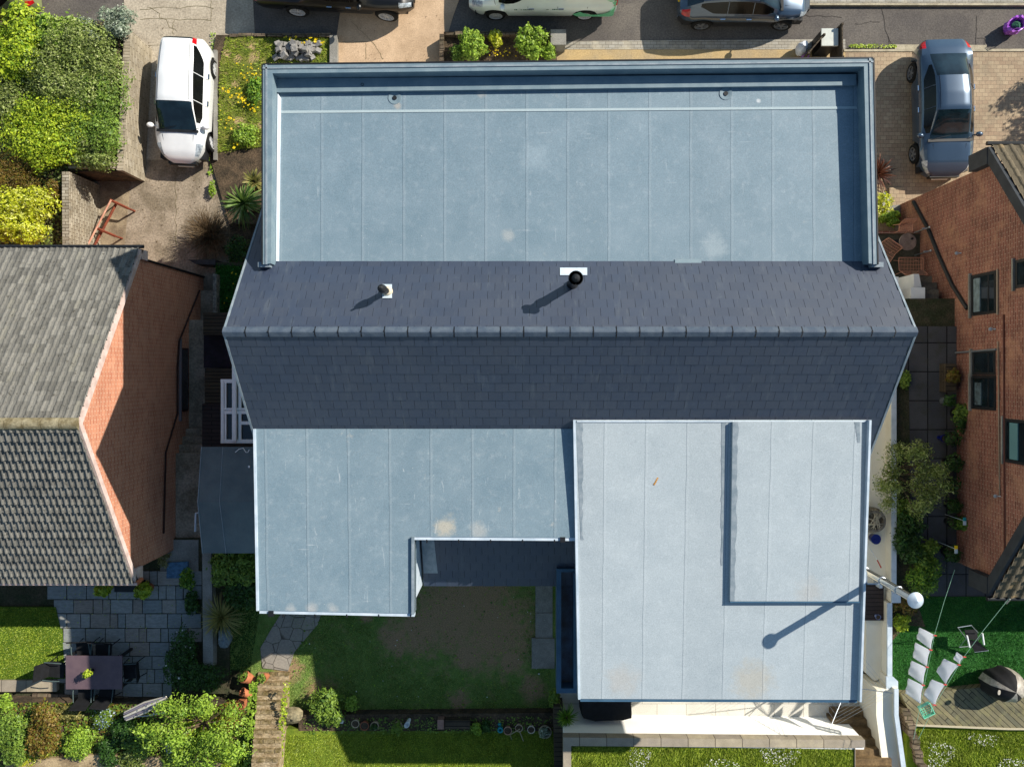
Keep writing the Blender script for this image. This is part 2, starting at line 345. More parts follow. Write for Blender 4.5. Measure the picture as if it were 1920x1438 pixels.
ct = M['cloth'].node_tree; tr_ = ct.nodes.new('ShaderNodeBsdfTranslucent'); tr_.inputs[0].default_value = (.9, .92, .97, 1); mx_ = ct.nodes.new('ShaderNodeMixShader'); mx_.inputs[0].default_value = .5
ct.links.new(ct.nodes['Principled BSDF'].outputs[0], mx_.inputs[1]); ct.links.new(tr_.outputs[0], mx_.inputs[2]); ct.links.new(mx_.outputs[0], ct.nodes['Material Output'].inputs[0])
M['mint'] = mat('mint_plastic', (120, 205, 175), var=.05, bump=0, rough=.4)
M['copper'] = mat('copper_wire', (196, 142, 120), var=.05, bump=0, rough=.4, metal=.3)
M['tabletop'] = mat('aged_zinc', (158, 142, 132), (128, 114, 106), scale=5, var=.2, bump=.1, rough=.35, metal=.3)
M['purple'] = mat('purple_plastic', (150, 70, 190), (190, 120, 215), scale=9, var=.1, bump=.2, rough=.35)
M['teal'] = mat('teal_plastic', (40, 150, 160), (30, 120, 130), scale=9, var=.1, bump=0, rough=.35)
M['navy'] = mat('navy_glaze', (20, 30, 110), var=.1, bump=0, rough=.2)
M['silverfab'] = mat('silver_cover', (176, 170, 160), (140, 134, 126), scale=8, fine=30, var=.25, bump=.3, rough=.45)
M['plum'] = mat('plum_brown_table', (104, 86, 92), (92, 76, 84), scale=3, fine=70, var=.2, bump=.1, rough=.55)
s = N('crazy_paving'); v = s.n('ShaderNodeTexVoronoi', feature='DISTANCE_TO_EDGE'); v.inputs['Scale'].default_value = 2.3; s.l(s.tc.outputs['Object'], v.inputs['Vector'])
v2 = s.n('ShaderNodeTexVoronoi'); v2.inputs['Scale'].default_value = 2.3; s.l(s.tc.outputs['Object'], v2.inputs['Vector'])
col = s.mix(s.mth('MULTIPLY', v2.outputs['Color'], 1), lin((158, 150, 138)), lin((136, 130, 122)))
col = s.mix(s.ramp(v.outputs['Distance'], [(.01, .8), (.03, 0)]), col, lin((60, 55, 46)))
col = s.mix(1, col, s.ramp(s.noise(20, 4), [(.25, .65), (.75, 1)]), 'MULTIPLY'); s.color(col); M['crazy'] = s.done(.9)
def tilemat(name, c1, c2, odd, pw=.165, g=.29):
    s = N(name); g = s.n('ShaderNodeTexWhiteNoise', noise_dimensions='2D')
    ms = s.n('ShaderNodeVectorMath', operation='MULTIPLY'); s.l(s.tc.outputs['UV'], ms.inputs[0]); ms.inputs[1].default_value = (1/.165, 1/.243, 0)
    fl = s.n('ShaderNodeVectorMath', operation='FLOOR'); s.l(ms.outputs[0], fl.inputs[0]); s.l(fl.outputs[0], g.inputs['Vector'])
    col = s.ramp(g.outputs['Value'], [(0, lin(c1)), (.955, lin(c2)), (.975, lin(odd))])
    col = s.mix(s.ramp(s.noise(9, 8, .8), [(.57, 0), (.61, .85)]), col, lin((50, 48, 42)))
    col = s.mix(s.ramp(s.noise(5, 8, .85), [(.64, 0), (.68, .7)]), col, lin((188, 186, 172)))
    col = s.mix(s.ramp(s.noise(1.1, 6, .7), [(.45, 0), (.7, .15)]), col, lin((104, 100, 90)))
    col = s.mix(1, col, s.ramp(s.noise(45, 3), [(.25, .6), (.75, 1)]), 'MULTIPLY'); s.color(col); s.bump(s.noise(45, 3), .5, .01); return s.done(.9, 0, .2)
M['pantile'] = tilemat('weathered_roof_tile', (99, 98, 94), (133, 131, 125), (126, 124, 116))
# leaves
L = {}
L['lime'] = leafmat('lime_leaf', (104, 142, 26), (190, 208, 56)); L['gold'] = leafmat('golden_leaf', (150, 164, 14), (214, 218, 56), (236, 238, 140))
L['mid'] = leafmat('green_leaf', (80, 114, 42), (138, 166, 64)); L['bright'] = leafmat('bright_leaf', (98, 136, 38), (166, 196, 70))
L['olive'] = leafmat('olive_leaf', (88, 108, 42), (146, 162, 80), (186, 194, 130)); L['sage'] = leafmat('sage_leaf', (112, 130, 104), (170, 184, 160), (200, 208, 190))
L['deep'] = leafmat('dark_leaf', (32, 62, 22), (66, 104, 38)); L['brown'] = leafmat('bronze_leaf', (92, 70, 30), (150, 124, 54), (110, 130, 40))
L['bronze'] = leafmat('phormium_blade', (52, 26, 18), (92, 52, 36), (150, 98, 74)); L['blade'] = leafmat('cordyline_blade', (44, 78, 26), (120, 150, 70), (180, 196, 130))
L['straw'] = leafmat('straw_blade', (96, 104, 50), (164, 156, 90)); L['fern'] = leafmat('fern_leaf', (50, 96, 24), (120, 160, 44), (160, 190, 60))
L['twig'] = leafmat('dry_twig', (84, 70, 52), (130, 110, 84)); L['bluef'] = leafmat('blue_petal', (140, 170, 205), (190, 205, 225)); L['whitef'] = leafmat('white_petal', (226, 226, 220), (246, 246, 240))
L['yellowf'] = leafmat('yellow_petal', (226, 186, 10), (250, 226, 40))
L['grass'] = leafmat('grass_blade', (66, 96, 34), (118, 144, 58)); L['grassm'] = leafmat('shaded_lawn_blade', (104, 136, 60), (156, 176, 92)); L['grassy'] = leafmat('sunny_grass_blade', (112, 140, 32), (168, 184, 64)); L['grassd'] = leafmat('lush_grass_blade', (34, 94, 38), (66, 132, 52))
def leaf_arrays(pts, nrm, size, asp=.55):
    n = len(pts); nrm = nrm/np.linalg.norm(nrm, axis=1)[:, None]
    r = rng.normal(size=(n, 3)); a = np.cross(nrm, r); a /= np.linalg.norm(a, axis=1)[:, None]; b = np.cross(nrm, a)
    s_ = (size*rng.uniform(.55, 1.25, n)*np.where(rng.random(n) < .12, 1.6, 1))[:, None]
    V = np.stack([pts-a*s_, pts-b*s_*asp, pts+a*s_, pts+b*s_*asp], 1).reshape(-1, 3)
    return V, np.arange(n*4).reshape(-1, 4)
def blob_points(blobs, n, low=-.25, shell=.35):
    w_ = np.array([b[3]*b[4]+b[3]*b[5] for b in blobs]); idx = rng.choice(len(blobs), n, p=w_/w_.sum()); B = np.array(blobs)[idx]
    d = rng.normal(size=(n, 3)); d /= np.linalg.norm(d, axis=1)[:, None]; d[:, 2] = np.where(d[:, 2] < low, -d[:, 2], d[:, 2])
    q = 1-shell*rng.random(n)**1.5
    # ragged outline
    q *= 1+.16*np.sin(d[:, 0]*7+idx)+.12*np.sin(d[:, 1]*9+idx*2)
    q *= np.where(rng.random(n) < .05, rng.uniform(1.08, 1.38, n), 1)
    pts = B[:, :3]+d*B[:, 3:6]*q[:, None]
    nr = d/B[:, 3:6]; nr /= np.linalg.norm(nr, axis=1)[:, None]
    return pts, nr+rng.normal(size=(n, 3))*.55+np.array([0, 0, .25])
def shrub(name, label, px, py, z, rx, ry, h, lm, n=2500, size=.035, lobes=7, group=None, cat='shrub', parts=('foliage', 'stem'), asp=.55, stems=4, extra=None, seed=None):
    """px,py: where the middle of the crown shows; radii in m; z: ground level under it"""
    c = P(px, py, z+h*.6); root = thing(name, label, cat, (c.x, c.y, z), 0, group)
    bl = []
    for k in range(lobes):
        a = 2*math.pi*k/lobes+random.uniform(-.4, .4); q = random.uniform(.35, .68) if k else 0
        rr = random.uniform(.42, .6)
        bl.append((c.x+rx*q*math.cos(a), c.y+ry*q*math.sin(a), z+h*random.uniform(.42, .62), rx*rr, ry*rr, h*random.uniform(.34, .46)))
    p, nr = blob_points(bl, n); V, Fq = leaf_arrays(p, nr, size, asp)
    npmesh(parts[0], V, Fq, L[lm] if isinstance(lm, str) else lm, root, uv=False)
    mb = MB()
    for k in range(stems):
        b = bl[k % len(bl)]; mb.tube([(c.x+random.uniform(-.05, .05), c.y+random.uniform(-.05, .05), z-.05), ((c.x+b[0])/2, (c.y+b[1])/2, z+h*.3), (b[0], b[1], b[2])], [.025, .018, .008], 6)
    mb.build(parts[1], M['bark'], root, smooth=60)
    if extra:   # flowers
        lm2, n2, s2 = extra; p, nr = blob_points(bl, n2, low=.2, shell=.08); V, Fq = leaf_arrays(p, nr, s2, .9); npmesh('flowers', V, Fq, L[lm2], root, uv=False, kind='stuff')
    return root
def spiky(name, label, px, py, z, r, h, lm, n=90, wdt=.03, cat='plant', trunk=0):
    c = P(px, py, z+h*.5); root = thing(name, label, cat, (c.x, c.y, z)); V = []; Fq = []
    for i in range(n):
        a = random.uniform(0, 2*math.pi); e = random.uniform(.1, 1.35); ln = r*random.uniform(.7, 1.1)/max(.55, math.cos(e*.5))
        dx, dy = math.cos(a), math.sin(a); k = 5; base = len(V)
        for j in range(k+1):
            t = j/k; hor = ln*t*math.cos(e); ver = trunk+ln*t*math.sin(e)-ln*.55*t*t*(.3+.7*math.cos(e)); w2 = wdt*(1-t)**.6*(.5+.5*min(1, t*6))+.002
            x, y = c.x+dx*hor, c.y+dy*hor; V += [(x-dy*w2, y+dx*w2, z+ver+.03), (x+dy*w2, y-dx*w2, z+ver+.03)]
            if j: Fq.append((base+2*j-2, base+2*j-1, base+2*j+1, base+2*j))
    npmesh('blades', np.array(V), np.array(Fq), L[lm], root, uv=False)
    mb = MB(); mb.tube([(c.x, c.y, z-.05), (c.x, c.y, z+trunk+.12)], [.09, .05], 8); mb.build('stem', M['bark'], root, smooth=60)
    return root
def in_poly(x, y, poly):
    ins = np.zeros(len(x), bool); j = len(poly)-1
    for i in range(len(poly)):
        xi, yi = poly[i]; xj, yj = poly[j]
        c_ = ((yi > y) != (yj > y)) & (x < (xj-xi)*(y-yi)/((yj-yi)+1e-12)+xi); ins ^= c_; j = i
    return ins
def grass(label, pxpoly, z, n, h, lm, wdt=.012, holes=(), name='grass', lean=.7, slope=None):
    pl = [P(a, b, z)[:2] for a, b in pxpoly]; xs = [q[0] for q in pl]; ys = [q[1] for q in pl]
    x = rng.uniform(min(xs), max(xs), n*2); y = rng.uniform(min(ys), max(ys), n*2); k = in_poly(x, y, pl)
    for (hx, hy, hr) in holes: k &= ~((np.hypot(x-hx, y-hy) < hr) & (rng.random(len(x)) < .9-.6*np.hypot(x-hx, y-hy)/hr))
    x, y = x[k][:n], y[k][:n]; m = len(x)
    cl = np.sin(x*3.1+1.7*np.sin(y*2.3))*np.cos(y*2.7+x)*.3+.9
    hh = h*rng.uniform(.5, 1.3, m)*cl; a = rng.uniform(0, 2*np.pi, m); ln = hh*rng.uniform(.2, lean*1.6, m); a2 = a+np.pi/2
    w_ = wdt*rng.uniform(.6, 1.4, m)
    if slope: z = z+(slope[0]-y)*slope[1]
    else: z = np.full(m, z)
    V = np.stack([np.stack([x+np.cos(a2)*w_, y+np.sin(a2)*w_, z], 1), np.stack([x-np.cos(a2)*w_, y-np.sin(a2)*w_, z], 1), np.stack([x+np.cos(a)*ln, y+np.sin(a)*ln, z+hh], 1)], 1).reshape(-1, 3)
    return npmesh(name, V, np.arange(m*3).reshape(-1, 3), L[lm] if isinstance(lm, str) else lm, k=3, uv=False, label=label, kind='stuff')
def dots(label, name, pxpoly, z, n, size, lm, hgt=.04, cluster=None):
    pl = [P(a, b, z)[:2] for a, b in pxpoly]; xs = [q[0] for q in pl]; ys = [q[1] for q in pl]
    x = rng.uniform(min(xs), max(xs), n*4); y = rng.uniform(min(ys), max(ys), n*4); k = in_poly(x, y, pl)
    if cluster: k &= (np.sin(x*cluster+2*np.sin(y*1.3))*np.sin(y*cluster*1.2+x*.7) > .25)
    x, y = x[k][:n], y[k][:n]; m = len(x)
    p = np.stack([x, y, z+hgt*rng.uniform(.7, 1.3, m)], 1); V, Fq = leaf_arrays(p, np.array([0, 0, 1.])+rng.normal(size=(m, 3))*.25, size, .9)
    return npmesh(name, V, Fq, L[lm], uv=False, label=label, kind='stuff')
def slab(name, px, z, z0, m, kind='structure', label=None, cat=None, parent=None, group=None, bevel=0):
    mb = MB(); mb.prism([P(a, b, z) for a, b in px], z0); return mb.build(name, m if not isinstance(m, str) else M[m], parent, kind=kind, label=label, cat=cat, group=group, bevel=bevel)
def rect(a, b, c, d): return [(a, b), (c, b), (c, d), (a, d)]
# ================================================================ MAIN HOUSE
def PP(px, py, a, b):
    """point seen at px,py on the plane z = a + b*Y"""
    k = (CY-py)/F; Y = k*(H-a)/(1+b*k); z = a+b*Y; return Vector(((px-CX)*(H-z)/F, Y, z))
ZR, YR, T = 10.7, .84, .81
XL, XRT = -6.31, 8.19
NA, NB = ZR+T*YR, -T; SA, SB = ZR-T*YR, T
house = thing('house', 'large house with grey flat-roofed dormers around a dark slate roof', 'house', (1, .5, 0))
mb = MB()
sec = [(7.4, -.4), (7.4, 5.2), (YR, 10.5), (-5.3, 5.5), (-5.3, -.4)]
vs = [(x, y, z) for x in (XL+.1, XRT-.12) for y, z in sec]; n = 5
mb.add(vs, [(0, 1, 2, 3, 4), (9, 8, 7, 6, 5)]+[(i, n+i, n+(i+1) % n, (i+1) % n) for i in range(5)])
mb.build('wall', M['render'], house)
def slates(x0, x1, y_top, z_top, y_bot, z_bot, name, parent, wd=.305, g=.255, deck=True, gap=.007):
    ly = y_bot-y_top; lz = z_bot-z_top; Ls = math.hypot(ly, lz); uy, uz = ly/Ls, lz/Ls; nz = abs(uy); ny = abs(uz)*(1 if uy > 0 else -1)
    nc = int(Ls/g); V = []; Fq = []
    for k in range(nc+1):
        b = Ls-k*g; a = max(b-g-.03, 0)
        if b-a < .03: continue
        off = (k % 2)*wd/2+rng.uniform(-.004, .004); x = x0-off
        while x < x1-.01:
            xa, xb = max(x, x0), min(x+wd-gap, x1); x += wd
            if xb-xa < .02: continue
            t0 = rng.uniform(.007, .0105); jl = rng.uniform(-.003, .003); q = len(V)
            for (s_, off2) in ((a, .002), (b+jl, t0)):
                for (xx) in (xa, xb):
                    for th in (0, -.012):
                        V.append((xx, y_top+uy*s_+ny*(off2+th), z_top+uz*s_+nz*(off2+th)))
            # indices: a-left-top0,a-left-bot1,a-right-top2,a-right-bot3,b-left-top4,5,b-right-top6,7
            Fq += [(q, q+4, q+6, q+2), (q+4, q+5, q+7, q+6), (q, q+1, q+5, q+4), (q+2, q+6, q+7, q+3)]
    V = np.array(V); Fq = np.array(Fq)
    if uy > 0: Fq = Fq[:, ::-1]
    o = npmesh(name, V, Fq, M['slate'], parent)
    if deck:
        m2 = MB(); e = .03
        pts = [(y_top-ny*e, z_top-nz*e), (y_bot-ny*e, z_bot-nz*e), (y_bot-ny*.14, z_bot-nz*.14), (y_top-ny*.14, z_top-nz*.14)]
        m2.add([(x, y, z) for x in (x0+.01, x1-.01) for y, z in pts], [(0, 1, 2, 3), (7, 6, 5, 4), (0, 4, 5, 1), (1, 5, 6, 2), (2, 6, 7, 3), (3, 7, 4, 0)])
        m2.build('verge', M['dark'], parent)
    return o
slates(XL, XRT, YR, ZR, 7.72, ZR-T*6.88, 'slate_roof', house)
slates(XL, XRT, YR, ZR, -5.0, ZR-T*5.84, 'slate_roof', house)
# verge trims
for x0, x1 in ((XL-.05, XL-.005), (XRT+.005, XRT+.05)):
    mb = MB()
    for ya, yb in ((YR+.1, 7.72), (YR-.1, -5.0)):
        za, zb = ZR-T*abs(ya-YR)+.02, ZR-T*abs(yb-YR)+.02
        mb.add([(x, y, z) for x in (x0, x1) for y, z in ((ya, za), (yb, zb), (yb, zb-.2), (ya, za-.2))], [(0, 1, 2, 3), (7, 6, 5, 4), (0, 4, 5, 1), (1, 5, 6, 2), (2, 6, 7, 3), (3, 7, 4, 0)])
    mb.build('bargeboard', M['flash'], house)
# ridge tiles
mb = MB(); mc = MB(); x = XL-.06; nrt = 30; wdt = (XRT+.06-x)/nrt
for i in range(nrt):
    x0 = x+i*wdt+.012; x1 = x+(i+1)*wdt-.012; rz = random.uniform(-.004, .004)
    prof = [(-.105, -.088), (-.055, -.048), (-.015, -.02), (.015, -.02), (.055, -.048), (.105, -.088)]
    V = []
    for xx in (x0, x1):
        for y, z in prof: V.append((xx, YR+y, ZR+.05+z+rz))
        for y, z in prof[::-1]: V.append((xx, YR+y*.9, ZR+.02+z+rz))
    q = 12; mb.add(V, [(k, (k+1) % q, q+(k+1) % q, q+k) for k in range(q)]+[tuple(range(q-1, -1, -1)), tuple(range(q, 2*q))])
    if i:
        xx = x+i*wdt
        for k in range(7):
            y = -.1+k*.033+random.uniform(-.008, .008); z = ZR+.032-abs(y)*.8
            mc.box(xx-.016+random.uniform(-.008, .008), xx+.016, YR+y-.014, YR+y+.014, z-.02, z+.008)
b0 = len(mb.v); mb.v += mc.v; mb.f += [tuple(b0+i for i in f) for f in mc.f]; mb.m += [1]*len(mc.f); mb.build('ridge', [M['ridge'], M['dark']], house)
# front dormer ---------------------------------------------------------------
ZP, ZF = 9.72, 9.36
mb = MB(); O = [P(493, 122, ZP), P(1637, 110, ZP), P(1645, 496, ZP), P(493, 496, ZP)]
I = [P(511, 138, ZP), P(1620, 125, ZP), P(1629, 494, ZP), P(508, 494, ZP)]
fr = MB(); fr.prism([Vector((p.x, p.y, ZF-.25)) for p in (O[0]+Vector((.04, -.04, 0)), O[1]+Vector((-.04, -.04, 0)), Vector((O[2].x-.04, 2.2, 0)), Vector((O[3].x+.04, 2.2, 0)))], 5.0)
dorm = fr.build('front_dormer', M['flash'], house)
MW[dorm] = MW[house]
def ring(mb, A, B, z0, z1, wantend=False):
    for i in range(3):
        j = i+1
        idx = [(0, 1), (1, 2), (3, 0)][i]
        a, b = A[idx[0]], A[idx[1]]; c, d = B[idx[1]], B[idx[0]]
        mb.prism([Vector((p.x, p.y, z1)) for p in (a, b, c, d)], z0)
ring(mb, O, I, ZF-.3, ZP); mb.build('parapet', M['coping'], dorm)
mb = MB()   # thin dark drip trims round the outer top edge
for a, b, nx_, ny_ in ((O[0], O[1], 0, 1), (O[1], O[2], 1, 0), (O[3], O[0], -1, 0)):
    mb.prism([Vector((p.x, p.y, ZP+.012)) for p in (a, b, b+Vector((nx_, ny_, 0))*.03, a+Vector((nx_, ny_, 0))*.03)], ZP-.12)
mb.build('drip_trim', M['dark'], dorm)
mb = MB()   # raised seams in the coping
for a, b, w0 in ((O[0], O[1], (0, -.06)), (O[1], O[2], (-.06, 0)), (O[3], O[0], (.06, 0))):
    wv = Vector((w0[0], w0[1], 0)); mb.prism([Vector((p.x, p.y, ZP+.02)) for p in (a+wv, b+wv, b+wv*1.6, a+wv*1.6)], ZP-.02)
mb.build('coping_seam', M['flash'], dorm)
mem = MB(); ib = 2.43
fold = 5.86
L0, R0 = I[0].x, I[1].x; L1, R1 = I[3].x, I[2].x
def sheet(pts, dz): mem.prism([Vector(p) for p in pts], dz)
sheet([(L1-.02, ib, ZF), (R1+.02, ib, ZF), (R0+.03, fold, ZF-.02), (L0-.03, fold, ZF-.02)], ZF-.28)
sheet([(L0-.03, fold+.002, ZF-.026), (R0+.03, fold+.002, ZF-.026), (R0+.03, 6.76, ZF-.05), (L0-.03, 6.64, ZF-.05)], ZF-.28)
roofm = mem.build('roof_membrane', M['felt'], dorm)
mb = MB(); mb.prism([Vector((L0, fold+.0, ZF-.014)), Vector((R0, fold+.10, ZF-.014)), Vector((R0, fold+.16, ZF-.022)), Vector((L0, fold+.06, ZF-.022))], ZF-.2); mb.build('lit_fold_strip', M['whitetrim2'], dorm)  # pale colour paints the sunlit step along the roof fold
mb = MB(); mb.prism([Vector((L0, 6.31, ZF+.06)), Vector((R0-.05, 6.47, ZF+.06)), Vector((R0-.05, 6.72, ZF+.06)), Vector((L0, 6.62, ZF+.06))], ZF-.2); mb.build('gutter_ledge', M['coping'], dorm)
mb = MB()   # white turned-up strip down the left side
mb.prism([Vector((L1+.01, 2.5, ZF+.035)), Vector((L1+.075, 2.5, ZF+.012)), Vector((L0+.075, 6.2, ZF+.0)), Vector((L0+.01, 6.3, ZF+.03))], ZF-.1); mb.build('upstand_strip', M['whitetrim'], dorm)
for px, py in ((740, 184), (1361, 176)):
    mb = MB(); md = MB(); c = P(px, py, ZF-.03); mb.lathe([(.15, -.03), (.145, .008), (.10, .004), (.05, -.01), (.045, -.05)], 24, Tr(*c)); md.lathe([(.05, -.06), (.05, .012), (.0001, .011)], 16, Tr(*c))
    ro = mb.build('roof_outlet', M['coping'], dorm, smooth=50); MW[ro] = MW[house]; md.build('outlet_pipe', M['dark'], dorm)
mb = MB(); q = P(677, 155, ZF+.2)
mb.lathe([(.03, 0), (.034, .0), (.034, .02), (.026, .02), (.026, 0)], 14, Tr(q.x, q.y, ZF+.05)); mb.build('pipe_ring', M['dark'], dorm)
# flashings where the parapets land on the slates
for px in (501, 1637): mb = MB(); c = PP(px, 496, NA, NB); mb.box(c.x-.13, c.x+.13, c.y-.09, c.y+.02, c.z-.03, ZP-.06); mb.build('parapet_end', M['flash'], dorm)
mb = MB(); a = PP(1290, 491, NA, NB); mb.add([(a.x-.3, 2.55, ZF+.014), (a.x+.3, 2.55, ZF+.014), (a.x+.3, 2.39, ZF+.05), (a.x-.3, 2.39, ZF+.05), (a.x-.28, 2.22, ZF+.185), (a.x+.28, 2.22, ZF+.185)], [(0, 1, 2, 3), (3, 2, 5, 4)]); mb.build('lead_patch', M['coping'], dorm)
# rear left dormer -------------------------------------------------------------
LA, LB = 9.03, .045
def edge(mb, p0, p1, wid, up, down, side=1):
    d = (p1-p0); h = Vector((d.x, d.y, 0)).normalized(); nrm = Vector((-h.y, h.x, 0))*side*wid
    q = [p0, p1, p1+nrm, p0+nrm]; base = len(mb.v)
    mb.add([Vector((v.x, v.y, v.z+up)) for v in q]+[Vector((v.x, v.y, v.z-down)) for v in q], [(0, 1, 2, 3), (7, 6, 5, 4), (0, 4, 5, 1), (1, 5, 6, 2), (2, 6, 7, 3), (3, 7, 4, 0)])
rl = [PP(a, b, LA, LB) for a, b in ((480, 804), (1083, 804), (1083, 1008), (777, 1006), (777, 1150), (486, 1144))]
mb = MB()
mb.prism([Vector((a, b, 8.6)) for a, b in ((-6.2, -1.2), (1.3, -1.2), (1.3, -3.82), (-2.66, -3.82), (-2.66, -5.5), (-6.15, -5.5))], 1.5)
rd = mb.build('rear_dormer', M['whitetrim'], house, label='rear dormer and wing with blue-grey sheet roof'); MW[rd] = MW[house]
mb = MB(); mb.prism(rl, 8.5); mb.build('roof_membrane', M['felt2'], rd)
mb = MB(); edge(mb, rl[0], rl[5], .055, .04, .2, -1); mb.build('edge_trim', M['whitetrim'], rd)
mb = MB(); edge(mb, rl[3], rl[4], .06, .07, .3, -1); mb.build('edge_trim', M['flash'], rd)
mb = MB()
for a, b in ((rl[5]+Vector((0, 0, 0)), rl[4]+Vector((.0, 0, 0))), (rl[3], rl[2])):
    edge(mb, a+Vector((0, -.003, -.02)), b+Vector((0, -.003, -.02)), .075, .0, .16, -1)
g_ = mb.build('gutter', M['whitetrim'], rd)
mb = MB()
for px, py in ((508, 1148), (1055, 1009)):
    c = PP(px, py, LA, LB); mb = MB(); mb.box(c.x-.06, c.x+.06, c.y-.09, c.y+.03, c.z-.1, c.z+.02); mb.build('gutter_joint', M['dark'], rd)
for px, py in [(530+k*60, 1150) for k in range(5)]+[(800+k*60, 1010) for k in range(5)]:
    c = PP(px, py, LA, LB); mb = MB(); mb.box(c.x-.012, c.x+.012, c.y-.1, c.y-.02, c.z-.1, c.z-.01); mb.build('gutter_bracket', M['dark'], rd)
# lower lean-to slates between the two rear wings
mb = MB(); mb.prism([Vector((-2.6, -3.7, 7.4)), Vector((1.3, -3.7, 7.4)), Vector((1.3, -5.35, 6.7)), Vector((-2.6, -5.35, 6.7))], 1.5); mb.build('wall', M['render'], house)
slates(-2.62, 1.34, -3.75, 7.64, -5.52, 6.86, 'slate_roof', house, g=.24)
mb = MB(); yy = [(-3.9, 7.60), (-5.15, 7.035)]
mb.add([(-2.6, yy[0][0], yy[0][1]), (-2.3, yy[0][0], yy[0][1]), (-2.24, yy[1][0], yy[1][1]), (-2.6, yy[1][0], yy[1][1])], [(3, 2, 1, 0)]); mb.build('lead_flashing', M['flash'], house)
# rear right extension -----------------------------------------------------------
RA, RB = 9.235, .09
rr = [PP(a, b, RA, RB) for a, b in ((1079, 787), (1625, 787), (1607, 1311), (1088, 1309))]
mb = MB(); mb.prism([Vector((a, b, 8.3)) for a, b in ((1.32, -1.2), (7.7, -1.2), (7.7, -7.55), (1.36, -7.55))], 1.5)
ex = mb.build('rear_extension', M['render'], house, label='wider rear extension with pale sheet roof'); MW[ex] = MW[house]
mb = MB(); mb.prism([p+Vector((0, 0, .02)) for p in rr], 8.2); mb.build('roof_membrane', M['feltw'], ex)
pa = [PP(a, b, RA+.13, RB) for a, b in ((1374, 791), (1616, 791), (1610, 1127), (1369, 1127))]
mb = MB(); mb.prism(pa, 8.6); mb.build('raised_panel', M['feltw'], ex)
def strip_irreg(mb, px0, px1, y0, y1, a, b, jl=0, jr=4, n=26, z=.006):
    pts = []
    rowsL = []; rowsR = []
    for k in range(n+1):
        t = k/n; py = y0+(y1-y0)*t
        l = px0[0]+(px0[1]-px0[0])*t+random.uniform(-jl, jl); r = px1[0]+(px1[1]-px1[0])*t+random.uniform(-jr, jr)*.5
        rowsL.append(PP(l, py, a+z, b)); rowsR.append(PP(r, py, a+z, b))
    V = []
    for l, r in zip(rowsL, rowsR): V += [l, r]
    mb.add(V, [(2*k, 2*k+2, 2*k+3, 2*k+1) for k in range(n)])
mb = MB(); strip_irreg(mb, (1080, 1089), (1092, 1093), 788, 1012, RA+.02, RB); mb.build('flashing_strip', M['flash'], ex); mb = MB(); strip_irreg(mb, (1353, 1352), (1362, 1355), 790, 1060, RA+.02, RB, 1, 0); mb.build('flashing_strip', M['flash'], ex)
mb = MB(); strip_irreg(mb, (1374, 1369), (1384, 1378), 791, 1127, RA+.13, RB); mb.build('flashing_strip', M['flash'], ex); mb = MB(); strip_irreg(mb, (1603, 1608), (1612, 1613), 791, 830, RA+.13, RB, 1, 0); mb.build('flashing_strip', M['flash'], ex)
mb = MB(); edge(mb, rr[0]+Vector((0, 0, .02)), rr[3]+Vector((0, 0, .02)), .055, .04, .25, -1); edge(mb, rr[2]+Vector((0, 0, .02)), rr[1]+Vector((0, 0, .02)), .05, .13, .25, -1); edge(mb, rr[1]+Vector((0, -.02, .02)), rr[0]+Vector((.03, -.02, .02)), .03, .02, .1, 1)
mb.build('edge_trim', M['whitetrim'], ex)
mb = MB(); edge(mb, rr[3]+Vector((0, -.004, .0)), rr[2]+Vector((0, -.004, .0)), .07, .0, .16, -1); mb.build('gutter', M['steelblue'], ex)
mb = MB(); edge(mb, pa[3]+Vector((-.0, -.003, 0)), pa[2]+Vector((.02, -.003, 0)), .03, .012, .1, -1); mb.build('panel_shadow_strip', M['steelblue'], ex)  # dark strip paints the thin shadow line below the raised panel
mb = MB(); c = PP(1230, 902, RA+.02, RB); 
for k in range(5): mb.box(-.02, .02, -.015, .015, 0, .008, M=Tr(c.x+(k-2)*.018, c.y+(k-2)*.035, c.z)@Rz(k*.7))
mb.build('moss_clump', mat('dry_moss', (196, 140, 60), var=.3), ex)
# blue-grey trough beside the extension
mb = MB(); X0, X1, Y0, Y1, zt = .79, 1.31, -8.15, -5.0, 7.2
mb.box(X0, X0+.12, Y0, Y1, zt-.55, zt); mb.box(X0+.122, X1, Y0, Y0+.12, zt-.55, zt-.003); mb.box(X0+.122, X1, Y1-.08, Y1, zt-.55, zt-.003); mb.box(X1-.09, X1+.03, Y0+.122, Y1-.082, zt-.56, zt+.05)
bal = mb.build('balcony_frame', M['steelblue'], house); MW[bal] = MW[house]
mb = MB(); mb.box(X0+.1, X1-.05, Y0+.1, Y1-.05, zt-.6, zt-.42); mb.build('balcony_floor', mat('stained_floor', (92, 78, 72), (110, 122, 140), scale=1.5, var=.3), bal)
